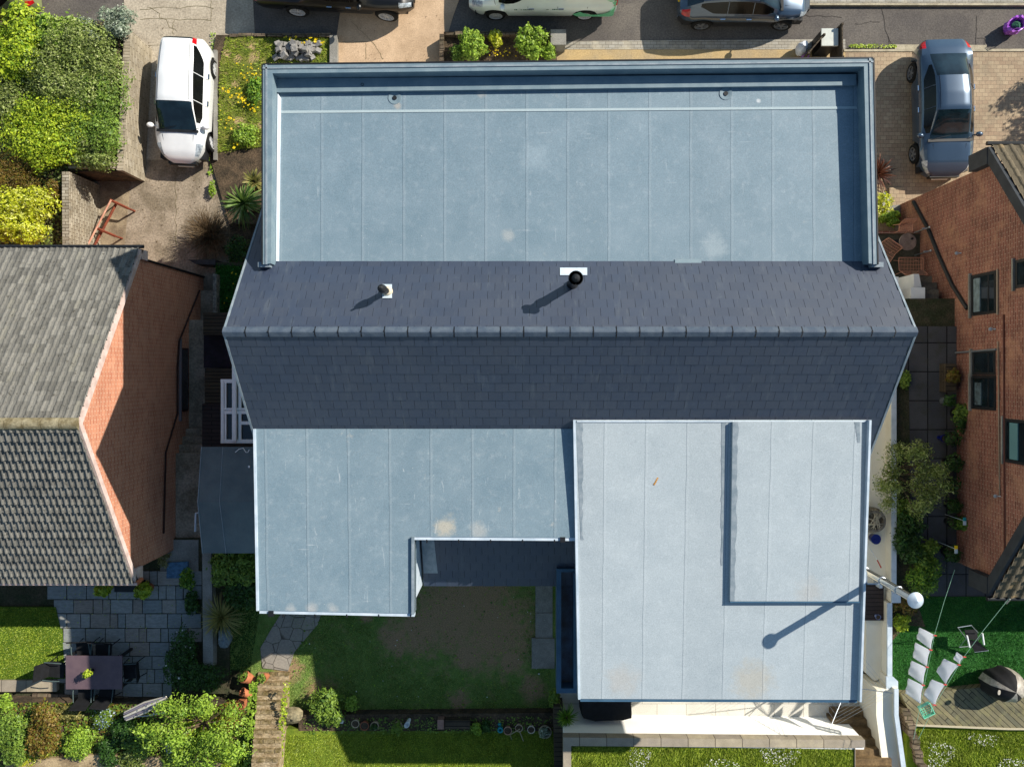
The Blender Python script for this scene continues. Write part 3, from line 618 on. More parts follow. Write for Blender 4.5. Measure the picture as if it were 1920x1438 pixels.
# roof vents -------------------------------------------------------------------
def vent(px, py, h, r, cowl, plate):
    c = PP(px, py, NA, NB); z = c.z; mbp = MB()
    mbp.lathe([(r*1.35, -.1), (r*1.25, .07), (r, .12), (r, h*.55)], 18, Tr(c.x, c.y, z)); o = mbp.build('flue', M['dark'], house, smooth=50); MW[o] = MW[house]
    mbc = MB()
    if cowl:
        mbc.lathe([(r, h*.55), (r*1.15, h*.58), (r*1.15, h*.68), (r*.9, h*.7), (r*.9, h*.82), (r*1.05, h*.85), (r*.8, h*.95), (r*.35, h), (.001, h)], 20, Tr(c.x, c.y, z)); 
        for k in range(2): mbc.lathe([(r*1.5, h*.86+k*.001), (r*1.62, h*.86), (r*1.62, h*.90), (r*1.5, h*.90), (r*1.5, h*.86)], 24, Tr(c.x, c.y, z+.0*k)) if k == 0 else None
        for a in range(4): mbc.tube([(c.x+r*math.cos(a*math.pi/2), c.y+r*math.sin(a*math.pi/2), z+h*.84), (c.x+1.55*r*math.cos(a*math.pi/2), c.y+1.55*r*math.sin(a*math.pi/2), z+h*.88)], .008, 5)
    else:
        mbc.lathe([(r, h*.55), (r*1.3, h*.6), (r*1.35, h*.72), (r*1.2, h*.84), (r*.7, h*.96), (.001, h)], 20, Tr(c.x, c.y, z)); mbc.lathe([(.03, h*.98), (.02, h*1.12), (.001, h*1.13)], 8, Tr(c.x, c.y, z))
    mbc.build('cowl', M['dark'], o, smooth=50)
    (x0, x1, y0, y1) = plate; mp = MB(); f = lambda a, b: PP(a, b, NA+.03, NB)
    mp.poly([f(x0, y1), f(x1, y1), f(x1, y0), f(x0, y0)]); mp.build('flashing_plate', M['whitetrim'], o)
    if not cowl: mq = MB(); mq.lathe([(r*1.7, .02), (r*1.5, .12), (r*1.1, .16)], 18, Tr(c.x+.01, c.y, z)); mq.build('collar', mat('buff_collar', (200, 190, 168), var=.1), o, smooth=50)
vent(726, 547, .85, .07, False, (717, 735, 533, 559)); vent(1073, 534, 1.4, .095, True, (1050, 1101, 502, 516))
# chimney flue standing clear of the rear extension -----------------------------
fx, fy, ft = 8.2, -4.8, 10.8
fl = thing('flue_pipe', 'tall shiny twin-wall steel flue with a conical cap beside the pale roof', 'flue', (fx, fy, 3))
mb = MB(); mb.tube([(fx, fy, 2.9), (fx, fy, ft-.25)], .085, 20); mb.build('pipe', M['steel'], fl, smooth=40)
mb = MB()
for z in (4.5, 6, 7.2, 8.2, 9.1, 9.9): mb = MB(); mb.lathe([(.088, 0), (.096, .005), (.096, .04), (.088, .045)], 20, Tr(fx, fy, z)); mb.build('locking_band', M['silver'], fl, smooth=40)
mb = MB(); mb.lathe([(.168, 0), (.17, .02), (.001, .13)], 28, Tr(fx, fy, ft-.13)); mb.lathe([(.1, -.1), (.11, -.1), (.11, -.02), (.1, -.02)], 20, Tr(fx, fy, ft-.1)); mb.build('cap', mat('galvanised_cap', (196, 208, 218), (176, 190, 204), scale=8, var=.06, bump=0, rough=.4, metal=.3), fl, smooth=40)
mb = MB(); mb.tube([(fx+.12, fy-.12, 2.9), (fx+.12, fy-.12, 9.0)], .022, 8)
for z in (6.0, 8.9): mb.box(fx-.3, fx+.14, fy-.13, fy-.10, z, z+.05); mb.box(fx-.3, fx-.27, fy-.13, fy+.16, z, z+.05)
mb.build('bracket', M['silver'], fl)
# ================================================================ LEFT HOUSE
lh = thing('brick_house', 'red brick gabled house with mossy grey tiled roof at the left', 'house', (-14, -1.2, 0))
XW = -11.06; zr2, yr2 = 7.86, -1.28; yN, zN, yS, zS = 3.5, 4.70, -5.9, 5.02
mb = MB(); sec = [(3.24, -.5), (3.24, 4.78), (yr2, 7.76), (-5.6, 5.1), (-5.6, -.5)]
vs = [(x, y, z) for x in (-22, XW) for y, z in sec]
mb.add(vs, [(0, 1, 2, 3, 4), (9, 8, 7, 6, 5)]+[(i, n+i, n+(i+1) % n, (i+1) % n) for i in range(5)]); lw = mb.build('wall', M['brick'], lh)
def pantiles(x0, x1, y_top, z_top, y_bot, z_bot, parent, mt, pw=.165, g=.29, amp=.036):
    ly = y_bot-y_top; lz = z_bot-z_top; Ls = math.hypot(ly, lz); uy, uz = ly/Ls, lz/Ls; nzv = abs(uy); nyv = abs(uz)*(1 if uy > 0 else -1)
    nr = int(Ls/g); nx = int((x1-x0)/pw*7); xs = np.linspace(x0, x1, nx+1)
    ph = (xs/pw) % 1; roll = amp*np.clip(np.sin(ph*np.pi*2), 0, 1)**.55; tid = np.floor(xs/pw).astype(int)
    V = []; rows = 0
    for k in range(nr+1):
        a = max(Ls-(k+1)*g, 0); b = Ls-k*g
        if b-a < .02: break
        j = rng.uniform(-.008, .008, tid.max()-tid.min()+2)[tid-tid.min()]; jt = rng.uniform(-.005, .006, tid.max()-tid.min()+2)[tid-tid.min()]
        for (s_, o_, rl_) in ((b, -.015, 0.), (b, .034 if uy > 0 else .06, 1), (a, .006, 1)):
            ss = s_+(j if s_ == b else 0); of = o_+roll*rl_+(jt if o_ > .01 else 0)
            V.append(np.stack([xs, y_top+uy*ss+nyv*of, z_top+uz*ss+nzv*of], 1)); rows += 1
    V = np.concatenate(V); w_ = nx+1; i = np.arange(rows-1)[:, None]*w_+np.arange(nx)[None, :]; i = i.ravel()
    Fq = np.stack([i, i+1, i+1+w_, i+w_], 1)
    if uy > 0: Fq = Fq[:, ::-1]
    return npmesh('tiled_roof', V, Fq, mt, parent)
pantiles(-20, -10.99, yr2, zr2, yN, zN, lh, M['pantile'], amp=.028); pantiles(-20, -10.99, yr2, zr2, yS, zS, lh, M['pantile'], amp=.042)
mb = MB()
for i in range(20):
    x1 = -10.97-i*.45; x0 = x1-.435; V = []
    for xx in (x0, x1):
        for a in range(9): th = math.pi*a/8; V.append((xx, yr2+.15*math.cos(th), zr2-.03+.12*math.sin(th)+random.uniform(-.004, .004)))
    mb.add(V, [(k, 9+k, 10+k, k+1) for k in range(8)]+[tuple(range(8, -1, -1)), tuple(range(9, 18))])
mb.build('ridge', mat('mossy_ridge_tile', (166, 156, 128), (120, 108, 78), scale=5, fine=25, var=.4, bump=.6), lh)
mb = MB()
for ya, za, yb, zb in ((yr2, zr2, yN, zN), (yr2, zr2, yS, zS)):
    mb.add([(x, y, z) for x in (-11.04, -10.97) for y, z in ((ya, za-.02), (yb, zb-.02), (yb, zb-.2), (ya, za-.2))], [(0, 1, 2, 3), (7, 6, 5, 4), (0, 4, 5, 1), (1, 5, 6, 2), (2, 6, 7, 3), (3, 7, 4, 0)])
mb.box(-11.05, -10.97, 3.22, 3.5, 4.25, 4.6); mb.box(-11.05, -10.97, -5.9, -5.55, 4.55, 4.95)
mb.build('bargeboard', mat('flaking_white_paint', (214, 196, 190), (190, 168, 160), scale=4, var=.12), lh)
mb = MB(); mb.tube([(-20, yN+.07, zN-.04), (-10.9, yN+.07, zN-.04)], .055, 8); mb.build('gutter', M['dark'], lh)
mb = MB(); mb.tube([(-20, yS-.06, zS-.05), (-10.92, yS-.06, zS-.05)], .055, 8); mb.build('gutter', mat('pink_gutter', (196, 168, 160), var=.1), lh)
mb = MB(); mb.tube([(-10.93, yS-.05, zS-.02), (-10.90, yS+.02, zS-.25)], .06, 8); mb.build('gutter_end', M['terra'], lh)
def wallpts(pp, X): return [(X, (CY-py)*(X*F/(px-CX))/F, H-X*F/(px-CX)) for px, py in pp]
mb = MB(); mb.tube(wallpts([(374, 545), (336, 640), (333, 690), (333, 775), (311, 848), (307, 1000)], XW+.05), .028, 7); mb.build('soil_pipe', mat('brown_pipe', (50, 26, 20), var=.1), lh)
mb = MB(); mb.tube([(XW+.03, 3.25, .02), (XW+.03, 3.25, 4.6)], .035, 7); mb.build('downpipe', M['dark'], lh)
mb = MB(); a = wallpts([(338, 652), (352, 770)], XW)
mb.box(XW-.1, XW+.03, a[1][1], a[0][1], a[1][2], a[0][2]+.05); wn = mb.build('window', mat('window_frame_brown', (70, 34, 30), var=.1), lh); MW[wn] = MW[lh]
mb = MB(); mb.box(XW, XW+.045, a[1][1]+.06, a[0][1]-.06, a[1][2]+.08, a[0][2]-.06); mb.build('pane', glass('left_house_glass', (30, 30, 40), .1), wn)
mb = MB(); mb.box(XW, XW+.08, a[1][1]-.3, a[0][1]+.3, a[0][2]+.05, a[0][2]+.12); mb.build('lintel', mat('grey_lintel', (120, 112, 116), var=.2), wn)
# ================================================================ RIGHT HOUSE
rh = thing('brick_house', 'darker red brick house with black windows at the right', 'house', (16, 0, 0))
XQ = 12.83; mb = MB(); sec = [(5.72, -.4), (5.72, 5.5), (.03, 10.0), (-5.65, 5.5), (-5.65, -.4)]
vs = [(x, y, z) for x in (XQ, 24) for y, z in sec]
mb.add(vs, [(0, 1, 2, 3, 4), (9, 8, 7, 6, 5)]+[(i, n+i, n+(i+1) % n, (i+1) % n) for i in range(5)]); mb.build('wall', M['brickr'], rh)
M['pantiled'] = tilemat('brown_roof_tile', (92, 84, 70), (112, 102, 84), (140, 120, 90))
pantiles(12.72, 22, .03, 10.5, 6.15, 5.66, rh, M['pantiled'], pw=.28, g=.34); pantiles(12.72, 22, .03, 10.5, -6.1, 5.66, rh, M['pantiled'], pw=.28, g=.34)
M['anth'] = mat('anthracite_fascia', (44, 48, 54), (54, 58, 64), scale=3, var=.1)
for s_ in (1, -1):
    mb = MB(); yb = .03+s_*6.1; mb.add([(x, y, z) for x in (12.62, 12.72) for y, z in ((.03, 10.53), (yb, 5.69), (yb, 5.3), (.03, 10.2))], [(0, 1, 2, 3), (7, 6, 5, 4), (0, 4, 5, 1), (1, 5, 6, 2), (2, 6, 7, 3), (3, 7, 4, 0)])
    mb.box(12.60, 12.83, min(yb, yb-s_*.46), max(yb, yb-s_*.46), 4.75, 5.66)
    mb.build('bargeboard', M['anth'], rh)
for y_ in (6.24, -6.2): mb = MB(); mb.tube([(12.62, y_, 5.62), (22, y_, 5.62)], .06, 8); mb.build('gutter', M['dark'], rh)
def rwin(px0, px1, py0, py1, door=False):
    d0 = XQ*F/(px0-CX); d1 = XQ*F/(px1-CX); z0, z1 = H-d0, H-d1; dm = (d0+d1)/2
    y1, y0 = (CY-py0)*dm/F, (CY-py1)*dm/F
    mb = MB(); mb.box(XQ-.02, XQ+.1, y0, y1, z0, z0+.1); mb.box(XQ-.02, XQ+.1, y0, y1, z1-.08, z1); mb.box(XQ-.02, XQ+.1, y0, y0+.08, z0+.1, z1-.08); mb.box(XQ-.02, XQ+.1, y1-.08, y1, z0+.1, z1-.08)
    ym = y0+(y1-y0)*.62; zm = z0+(z1-z0)*.68; mb.box(XQ-.015, XQ+.1, y0+.08, y1-.08, zm, zm+.05)
    fr = mb.build('door' if door else 'window', M['dark'], rh); MW[fr] = MW[rh]
    mb = MB(); mb.box(XQ-.07, XQ+.05, y0-.06, y1+.06, z0-.07, z0-.003); mb.build('sill', M['concretep'], fr)
    mb = MB(); mb.box(XQ-.006, XQ+.05, y0+.05, y1-.05, z0+.06, z1-.05); mb.build('pane', M['glass'], fr)
    return fr, y0, y1, z0, z1
fr, y0, y1, z0, z1 = rwin(1822, 1868, 512, 590); mb = MB(); mb.box(XQ-.03, XQ+.0, y0+.1, y1-.12, z0+.14, z0+.45); mb.build('curtain', mat('net_curtain', (120, 138, 146), (90, 104, 110), scale=6, var=.2), fr)
rwin(1904, 1945, 484, 538); fr, y0, y1, z0, z1 = rwin(1822, 1868, 704, 768)
mb = MB(); mb.box(XQ-.028, XQ, y0+.12, y1-.2, z0+.2, z0+.5); mb.build('clutter_board', mat('sill_clutter', (90, 110, 120), (50, 60, 66), scale=9, var=.2), fr)  # flat mottled board of clutter in front of the pane
rwin(1824, 1867, 657, 703, True); fr, y0, y1, z0, z1 = rwin(1884, 1945, 787, 871); mb = MB(); mb.box(XQ-.03, XQ, y0+.1, y1-.1, z0+.25, z0+.6); mb.build('blind', mat('teal_blind', (84, 124, 130), var=.15), fr)
M['ppipe'] = mat('painted_pipe', (150, 136, 118), var=.2)
for p, q in (([(1870, 505), (1870, 590)], .03), ([(1871, 640), (1873, 800), (1874, 928)], .016)): mb = MB(); mb.tube(wallpts(p, XQ-.03), q, 6); mb.build('conduit', M['ppipe'], rh)
mb = MB(); mb.tube(wallpts([(1882, 590), (1884, 1050)], XQ-.015), .03, 5); mb.build('string_course', mat('dark_course', (84, 44, 36), var=.2), rh)
mb = MB(); mb.tube(wallpts([(1785, 662), (1868, 655)], XQ-.03), .03, 6); mb.build('awning_bar', M['silver'], rh)
for i, (px, py) in enumerate(((1797, 475), (1861, 617), (1870, 930))):
    c = Vector(wallpts([(px, py)], XQ-.06)[0]); mb = MB(); mb.lathe([(.001, 0), (.05, .02), (.05, .07), (.03, .1)], 12, Tr(*c)@Matrix.Rotation(-math.pi/2, 4, 'Y')); mb.tube([c, c+Vector((.06, 0, .05))], .015, 6); mb.build('wall_lamp', M['silver'], rh, smooth=40)
mb = MB(); mb.tube(wallpts([(1712, 378), (1741, 432), (1760, 480), (1785, 535), (1813, 579)], XQ-.06), .055, 8)
mb.build('handrail', M['dark'], rh)
# doorway mat / dark recess
# ================================================================ GROUND, STREET, TERRACES
mb = MB(); mb.box(-300, 300, -300, 300, -.6, -.06); mb.build('ground', M['soil'], kind='structure')
slab('road', [(-3600, -2200), (5600, -2200), (5600, 8), (-3600, 8)], -.02, -.5, 'asphalt')
M['pavetop'] = M['paverg']
slab('pavement', [(1512, -60), (2500, -60), (2500, 6), (1512, 6)], .10, -.4, 'paverg')
slab('kerb', [(1512, 6.6), (2500, 6.6), (2500, 11), (1512, 10)], .11, -.4, 'kerb')
slab('road', [(-1200, 7), (3000, 7), (3000, 92), (-1200, 92)], -.008, -.5, 'asphalt')
slab('pavement', [(232, -40), (472, -40), (478, 72), (430, 80), (430, 300), (233, 300)], .006, -.5, 'concrete')
slab('pavement', [(638, 22), (700, 0), (868, -20), (850, 30), (820, 130), (622, 130)], .006, -.5, mat('pale_concrete', (206, 178, 148), (178, 152, 124), scale=1, fine=24, var=.25, bump=.4, rough=.9))
mb = MB()   # expansion joints and cracks in the drives
def crack(mb, pts, z, w_=.012):
    P3 = [P(a, b, z) for a, b in pts]; V = []
    for i, p in enumerate(P3):
        t = (P3[min(i+1, len(P3)-1)]-P3[max(0, i-1)]).normalized(); nn = Vector((-t.y, t.x, 0))*w_*random.uniform(.6, 1.3); V += [p-nn, p+nn]
    mb.add(V, [(2*i, 2*i+2, 2*i+3, 2*i+1) for i in range(len(P3)-1)])
def wander(a, b, n=9, j=3): return [(a[0]+(b[0]-a[0])*t/n+random.uniform(-j, j), a[1]+(b[1]-a[1])*t/n+random.uniform(-j, j)) for t in range(n+1)]
for a, b, j in (((262, 36), (396, 38), 1.5), ((262, 16), (400, 14), 3), ((396, 0), (396, 40), 1), ((326, 38), (324, 66), 2), ((275, 86), (430, 86), 1), ((700, 80), (720, 112), 2), ((660, 40), (700, 82), 2), ((686, 82), (686, 112), .5), ((640, 80), (690, 79), .5), ((330, 320), (330, 460), 3), ((280, 10), (330, 60), 6)):
    crack(mb, wander(a, b, 9, j), .012, .007)
mb.build('pavement', mat('joint_dirt', (130, 116, 86), (104, 100, 62), scale=8, var=.3), kind='structure')
slab('path', [(1050, 78), (1260, 76), (1585, 74), (1585, 93), (1050, 93)], .02, -.5, 'paverg')
slab('path', [(1040, 93.5), (1585, 93.5), (1585, 140), (1040, 140)], .012, -.5, mat('sandy_concrete', (188, 162, 116), (170, 150, 116), scale=1.5, fine=24, var=.3))
slab('driveway', [(1440, 97), (2700, 92), (2700, 560), (1440, 560)], .01, -.5, 'paver')
slab('kerb', [(1583, 93), (2700, 90), (2700, 96), (1583, 97)], .035, -.4, 'kerb')
slab('kerb', [(1678, 84), (1850, 85), (1850, 92.5), (1678, 92.5)], .02, -.4, 'kerb')
mb = MB()
for a, b, j in (((1652, 14), (1668, 84), 2), ((1665, 70), (1672, 84), 1), ((1832, 30), (1830, 84), 1), ((1605, 45), (1650, 42), 2), ((1500, 30), (1580, 32), 1.5), ((1846, 72), (1846, 92), .3), ((1832, 72), (1846, 72), .3)): crack(mb, wander(a, b, 8, j), .0, .009)
mb.build('road', mat('tar_joint', (66, 60, 56), var=.3), kind='structure')
slab('driveway', [(233, 300), (430, 300), (430, 560), (150, 560), (150, 330)], .003, -.5, 'concreted')
slab('path', [(190, 322), (246, 320), (232, 465), (170, 470)], .03, -.5, mat('worn_concrete_path', (168, 152, 126), (128, 112, 92), scale=1.6, fine=24, var=.35, bump=.5))
# left front garden behind its retaining walls
slab('garden', [(-900, 40), (225, 40), (240, 60), (226, 322), (128, 322), (128, 470), (-900, 470)], 1.35, -.5, 'soil')
def wallrun(name, label, tops, z1, z0, m, th=.22, cat='wall', cap=None):
    """tops: px line along the face towards the nadir, at the top z1; bases straight below"""
    q = [P(a, b, z1) for a, b in tops]; mb = MB(); c = sum(q, Vector())/len(q)
    for a, b in zip(q[:-1], q[1:]):
        t = (b-a).normalized(); nn = Vector((-t.y, t.x, 0)); 
        if nn.dot(a) < 0: nn = -nn
        mb.prism([a, b, b+nn*th, a+nn*th], z0)
    return mb.build(name, M[m] if isinstance(m, str) else m, label=label, cat=cat)
wallrun('retaining_wall', 'weathered block wall holding up the hedge beside the white car', [(245, 58), (244, 90), (231, 320)], 1.5, -.3, 'block')
wallrun('retaining_wall', 'limewashed brick wall beside the rusty frame above the left house', [(129, 322), (130, 478)], 1.9, -.3, 'blockw')
wallrun('retaining_wall', 'short shaded block wall joining the hedge wall to the limewashed wall', [(128, 316), (229, 316)], 1.45, -.3, 'block')
# flower bed by the left drive
slab('garden', [(405, 66), (625, 66), (625, 140), (500, 140), (500, 420), (430, 420), (395, 300), (400, 95)], .10, -.5, 'soil')
slab('lawn', [(424, 70), (618, 72), (616, 130), (498, 130), (498, 275), (408, 285), (412, 120)], .12, -.5, lawnmat('verge_grass', (96, 116, 40), (136, 134, 66), (196, 168, 126), [tuple(P(a, b, .1)[:2])+(r,) for a, b, r in ((472, 88, .25), (476, 108, .3), (446, 112, .2), (450, 228, .22), (452, 245, .25), (490, 235, .2), (440, 160, .2), (426, 100, .2))], .6))
for (x0, y0, x1, y1), lb in (((400, 94, 406, 300), 'thin concrete kerb between the white car and the dandelion bed'), ((618, 66, 632, 130), 'wider concrete kerb on the far side of the heap of setts')): mb = MB(); mb.prism([P(a, b, .22) for a, b in rect(x0, y0, x1, y1)], -.2); mb.build('edging', M['concretep'], label=lb, cat='edging')
mb = MB(); x = 430
while x < 612:
    l = random.uniform(8, 34); h = random.uniform(.12, .24); mb.prism([P(a, b, h) for a, b in rect(x, 63+random.uniform(-1, 1), x+l, 69+random.uniform(-1, 1))], -.2); x += l+1.5
mb.build('edging', M['stonewall'], label='row of old brown stones edging the top of the dandelion bed', cat='edging')
# terraces behind ----------------------------------------------------------------
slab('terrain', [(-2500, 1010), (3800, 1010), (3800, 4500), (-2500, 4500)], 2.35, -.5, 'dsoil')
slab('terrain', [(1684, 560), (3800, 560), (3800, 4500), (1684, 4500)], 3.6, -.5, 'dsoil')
s_ = N('sandstone_flag'); gq = s_.n('ShaderNodeNewGeometry')
cq = s_.ramp(gq.outputs['Random Per Island'], [(0, lin((128, 136, 138))), (.6, lin((158, 160, 156))), (1, lin((148, 138, 128)))])
cq = s_.mix(1, cq, s_.ramp(s_.noise(7, 6, .7, stretch=(1, 2.4, 1)), [(.3, .6), (.7, 1)]), 'MULTIPLY'); s_.color(cq); s_.bump(s_.noise(9, 6, stretch=(1, 2.4, 1)), .5, .02); M['stoneflag'] = s_.done(.85)
M['mossjoint'] = mat('mossy_joint', (62, 66, 42), (48, 46, 36), scale=5, var=.4)
# left alley
slab('path', [(330, 545), (500, 545), (500, 610), (330, 610)], .25, -.5, 'concreted')
slab('path', [(330, 600), (500, 600), (500, 804), (330, 804)], 1.2, -.5, 'concreted')
for k, (y0, y1, z) in enumerate(((804, 818, 1.45), (818, 834, 1.7), (834, 850, 1.95), (850, 1015, 2.2))): slab('path', rect(318, y0, 500, y1), z, -.5, 'concreted')
slab('path', [(300, 1012), (372, 1012), (372, 1078), (300, 1078)], 2.36, 1, 'concretep')
pol = [(96, 1086), (372, 1076), (368, 1190), (352, 1270), (300, 1316), (120, 1316), (118, 1180)]
slab('patio', pol, 2.37, 1, 'mossjoint')
pl_ = [tuple(P(a, b, 2.4)[:2]) for a, b in pol]; mb = MB(); y = pl_[1][1]+.1
while y > -10.6:
    hh = random.choice((.44, .44, .4, .46)); x = -15.2+random.uniform(0, .3)
    while x < -10:
        ww = random.choice((.24, .3, .44, .62, .62, .7)); g_ = .014
        cs = [(x+g_, y-g_), (x+ww-g_, y-g_), (x+ww-g_, y-hh+g_), (x+g_, y-hh+g_)]
        if in_poly(np.array([x+ww/2]), np.array([y-hh/2]), pl_)[0]:
            z = 2.4+random.uniform(-.003, .003); j_ = lambda: random.uniform(-.006, .006); mb.prism([Vector((a+j_(), b+j_(), z)) for a, b in cs], 2.3)
        x += ww
    y -= hh
mb.build('patio', M['stoneflag'], kind='structure')
LZ = 2.42
slab('lawn', [(-400, 1136), (104, 1138), (116, 1190), (122, 1272), (-400, 1280)], LZ, 1, lawnmat('left_lawn', (72, 104, 26), (104, 132, 36), amount=.1))
grass('clipped lawn of the left garden', [(-60, 1138), (104, 1139), (116, 1190), (122, 1268), (-60, 1276)], LZ, 14000, .035, 'grassy', .010)
slab('path', [(-300, 1277), (106, 1275), (106, 1296), (-300, 1300)], 2.5, 1, 'coptop')
slab('path', [(60, 1300), (240, 1306), (240, 1322), (60, 1322)], 2.44, 1, 'stonewall')
slab('garden', [(-300, 1310), (480, 1318), (480, 1500), (-300, 1500)], 2.75, 1, 'soil')
slab('path', [(10, 1428), (190, 1414), (300, 1420), (420, 1430), (420, 1470), (10, 1470)], 2.95, 1, mat('sandy_stone_path', (190, 168, 132), (140, 120, 92), scale=2, fine=20, var=.4, bump=.5))
slab('garden_wall', [(379, 1036), (396, 1036), (400, 1250), (381, 1250)], 2.9, 1, 'concretep', None, 'grey concrete strip wall between the two back gardens', 'wall')
# main back garden
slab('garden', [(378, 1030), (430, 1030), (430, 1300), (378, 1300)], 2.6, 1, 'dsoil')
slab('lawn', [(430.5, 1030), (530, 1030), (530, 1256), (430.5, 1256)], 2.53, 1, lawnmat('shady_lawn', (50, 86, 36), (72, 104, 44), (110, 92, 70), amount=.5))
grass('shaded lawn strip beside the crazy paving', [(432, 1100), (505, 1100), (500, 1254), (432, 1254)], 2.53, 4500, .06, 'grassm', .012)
MZ = 2.55
wear = [tuple(P(a, b, MZ)[:2])+(r,) for a, b, r in ((850, 1150, 2.1), (790, 1180, 1.3), (745, 1195, .8), (930, 1180, 1.9), (960, 1235, .7), (545, 1255, .55), (600, 1300, .7), (690, 1150, .35), (880, 1230, .8), (860, 1315, .5), (1000, 1290, .6), (900, 1120, 1.6))]
slab('lawn', [(500, 1060), (1100, 1060), (1100, 1336), (470, 1336), (470, 1250)], MZ, 1, lawnmat('worn_lawn', (98, 130, 58), (128, 152, 78), (172, 142, 110), wear, .45))
grass('patchy worn lawn behind the house', [(545, 1100), (1000, 1100), (1032, 1180), (1032, 1334), (545, 1334)], MZ, 26000, .045, 'grassm', .010, holes=[(x, y, r*1.1) for x, y, r in wear])
slab('path', [(500, 1144), (604, 1144), (596, 1170), (572, 1198), (552, 1222), (540, 1258), (492, 1252), (488, 1215), (508, 1180), (527, 1150)], MZ+.03, 1, 'crazy')
slab('path', [(1004, 1080), (1036, 1080), (1036, 1148), (1004, 1148)], MZ+.04, 1, 'concretep'); slab('path', [(1004, 1149), (1036, 1149), (1036, 1196), (1004, 1196)], MZ+.05, 1, 'concretep'); slab('path', [(997, 1196), (1040, 1197), (1040, 1253), (997, 1253)], MZ+.09, 1, 'concretep')
UZ = 2.9
mb = MB(); Y1_ = P(700, 1366, UZ).y; SLP = .36
mb.add([(-8.3, Y1_, UZ), (.9, Y1_, UZ), (.9, Y1_-14, UZ+14*SLP), (-8.3, Y1_-14, UZ+14*SLP), (-8.3, Y1_, 1), (.9, Y1_, 1), (.9, Y1_-14, 1), (-8.3, Y1_-14, 1)], [(3, 2, 1, 0), (0, 1, 5, 4), (1, 2, 6, 5), (2, 3, 7, 6), (3, 0, 4, 7)])
mb.build('lawn', lawnmat('upper_lawn', (98, 122, 36), (132, 148, 48), (104, 90, 50), amount=.25), kind='structure')
slab('garden', [(560, 1340), (1042, 1336), (1042, 1374), (560, 1376)], UZ+.02, 1, 'soil')
grass('upper lawn of the middle garden', [(522, 1376), (1040, 1372), (1040, 1470), (522, 1470)], UZ, 26000, .05, 'grassy', .011, slope=(Y1_, SLP))
mb = MB()
for k in range(3):
    x = 640
    while x < 1030:
        l = random.uniform(50, 120); mb.prism([P(a, b, 2.62+.1*k) for a, b in rect(x, 1334+k*3.1+random.uniform(-.5, .5), min(x+l, 1034), 1346)], 2.3); x += l+1
mb.build('retaining_wall', M['timber'], label='low grooved sleeper wall under the row of pots', cat='wall')
slab('garden_edging', [(1038, 1325), (1056, 1325), (1056, 1470), (1040, 1470)], 3.6, 2, 'timber', None, 'dark sleeper edging between upper lawn and white terrace wall', 'edging')
# garden steps by the left
for k in range(10):
    y0 = 1262+k*18; z = 2.62+.13*k; dx = -k*1.4
    slab('path', [(484+dx, y0), (541+dx*1.6, y0), (541+dx*1.6, y0+40), (484+dx, y0+40)], z, 1.5, mat('mossy_step', (206, 188, 156), (140, 116, 80), scale=4.5, fine=14, var=.5, bump=1, stretch=(1, 1.8, 1), lo=.3, hi=.7) if k == 0 else bpy.data.materials['mossy_step'])
mb = MB()
for k in range(10):
    y0 = 1262+k*18; z = 2.62+.13*k; dx = -k*1.4; x = 484+dx
    while x < 538+dx*1.6: l = random.uniform(9, 22); mb.prism([P(a, b, z+random.uniform(.006, .03)) for a, b in [(x, y0-random.uniform(.3, 1.6)), (min(x+l, 543+dx*1.6), y0-random.uniform(.3, 1.6)), (min(x+l, 543+dx*1.6), y0+random.uniform(3.5, 6)), (x, y0+random.uniform(3.5, 6))]], z-.12); x += l+1.2
mb.build('path', mat('step_edge_stone', (176, 156, 122), (120, 104, 62), scale=6, fine=16, var=.5, bump=1), kind='structure')
slab('garden', [(540, 1336), (640, 1340), (640, 1356), (540, 1356)], 2.85, 1, 'soil')
# right terrace ---------------------------------------------------------------------
TZ = 2.9
M['cream0'] = mat('white_masonry_paint', (255, 254, 251), (250, 248, 243), scale=.8, fine=50, var=.04)
slab('patio', [(1050, 1240), (1660, 1240), (1660, 1345), (1050, 1345)], TZ, 1, 'tilep')
M['cream'] = mat('cream_masonry_paint', (244, 238, 222), (236, 228, 208), scale=.8, fine=50, var=.06)
slab('path', [(1560, 980), (1632, 980), (1640, 1300), (1560, 1300)], TZ+.06, 1, mat('brown_paving', (116, 104, 84), (92, 84, 70), scale=2.5, fine=14, var=.4, bump=.5))
wt = [(1058, 1383), (1598, 1383), (1619, 1390)]
mb = MB(); q = [P(1058, 1381, 4.45), P(1620, 1388, 4.45)]
mb.prism([q[0], q[1], q[1]+Vector((0, -.25, 0)), q[0]+Vector((0, -.25, 0))], 1.5); mb.build('retaining_wall', M['cream0'], label='white rendered retaining wall behind the lower patio', cat='wall')
slab('coping', [(1056, 1382), (1622, 1387), (1622, 1401), (1604, 1401), (1604, 1470), (1622, 1470), (1622, 1700), (1603, 1700), (1603, 1402), (1071, 1398), (1071, 1700), (1056, 1700)], 4.5, 4.2, 'coptop', None, 'sandstone slab edging round the upper right lawn', 'edging')
slab('lawn', [(1071.5, 1398.5), (1602.5, 1402.5), (1602.5, 1700), (1071.5, 1700)], 4.42, 1, lawnmat('daisy_lawn', (100, 132, 36), (138, 158, 52), amount=.1))
grass('daisy lawn above the white retaining wall', [(1072, 1399), (1602, 1403), (1602, 1450), (1072, 1450)], 4.42, 26000, .07, 'grassy', .011)
dots('daisies in the lawn above the white wall', 'daisies', [(1180, 1402), (1600, 1404), (1600, 1448), (1180, 1448)], 4.45, 420, .014, 'whitef', cluster=2.2)
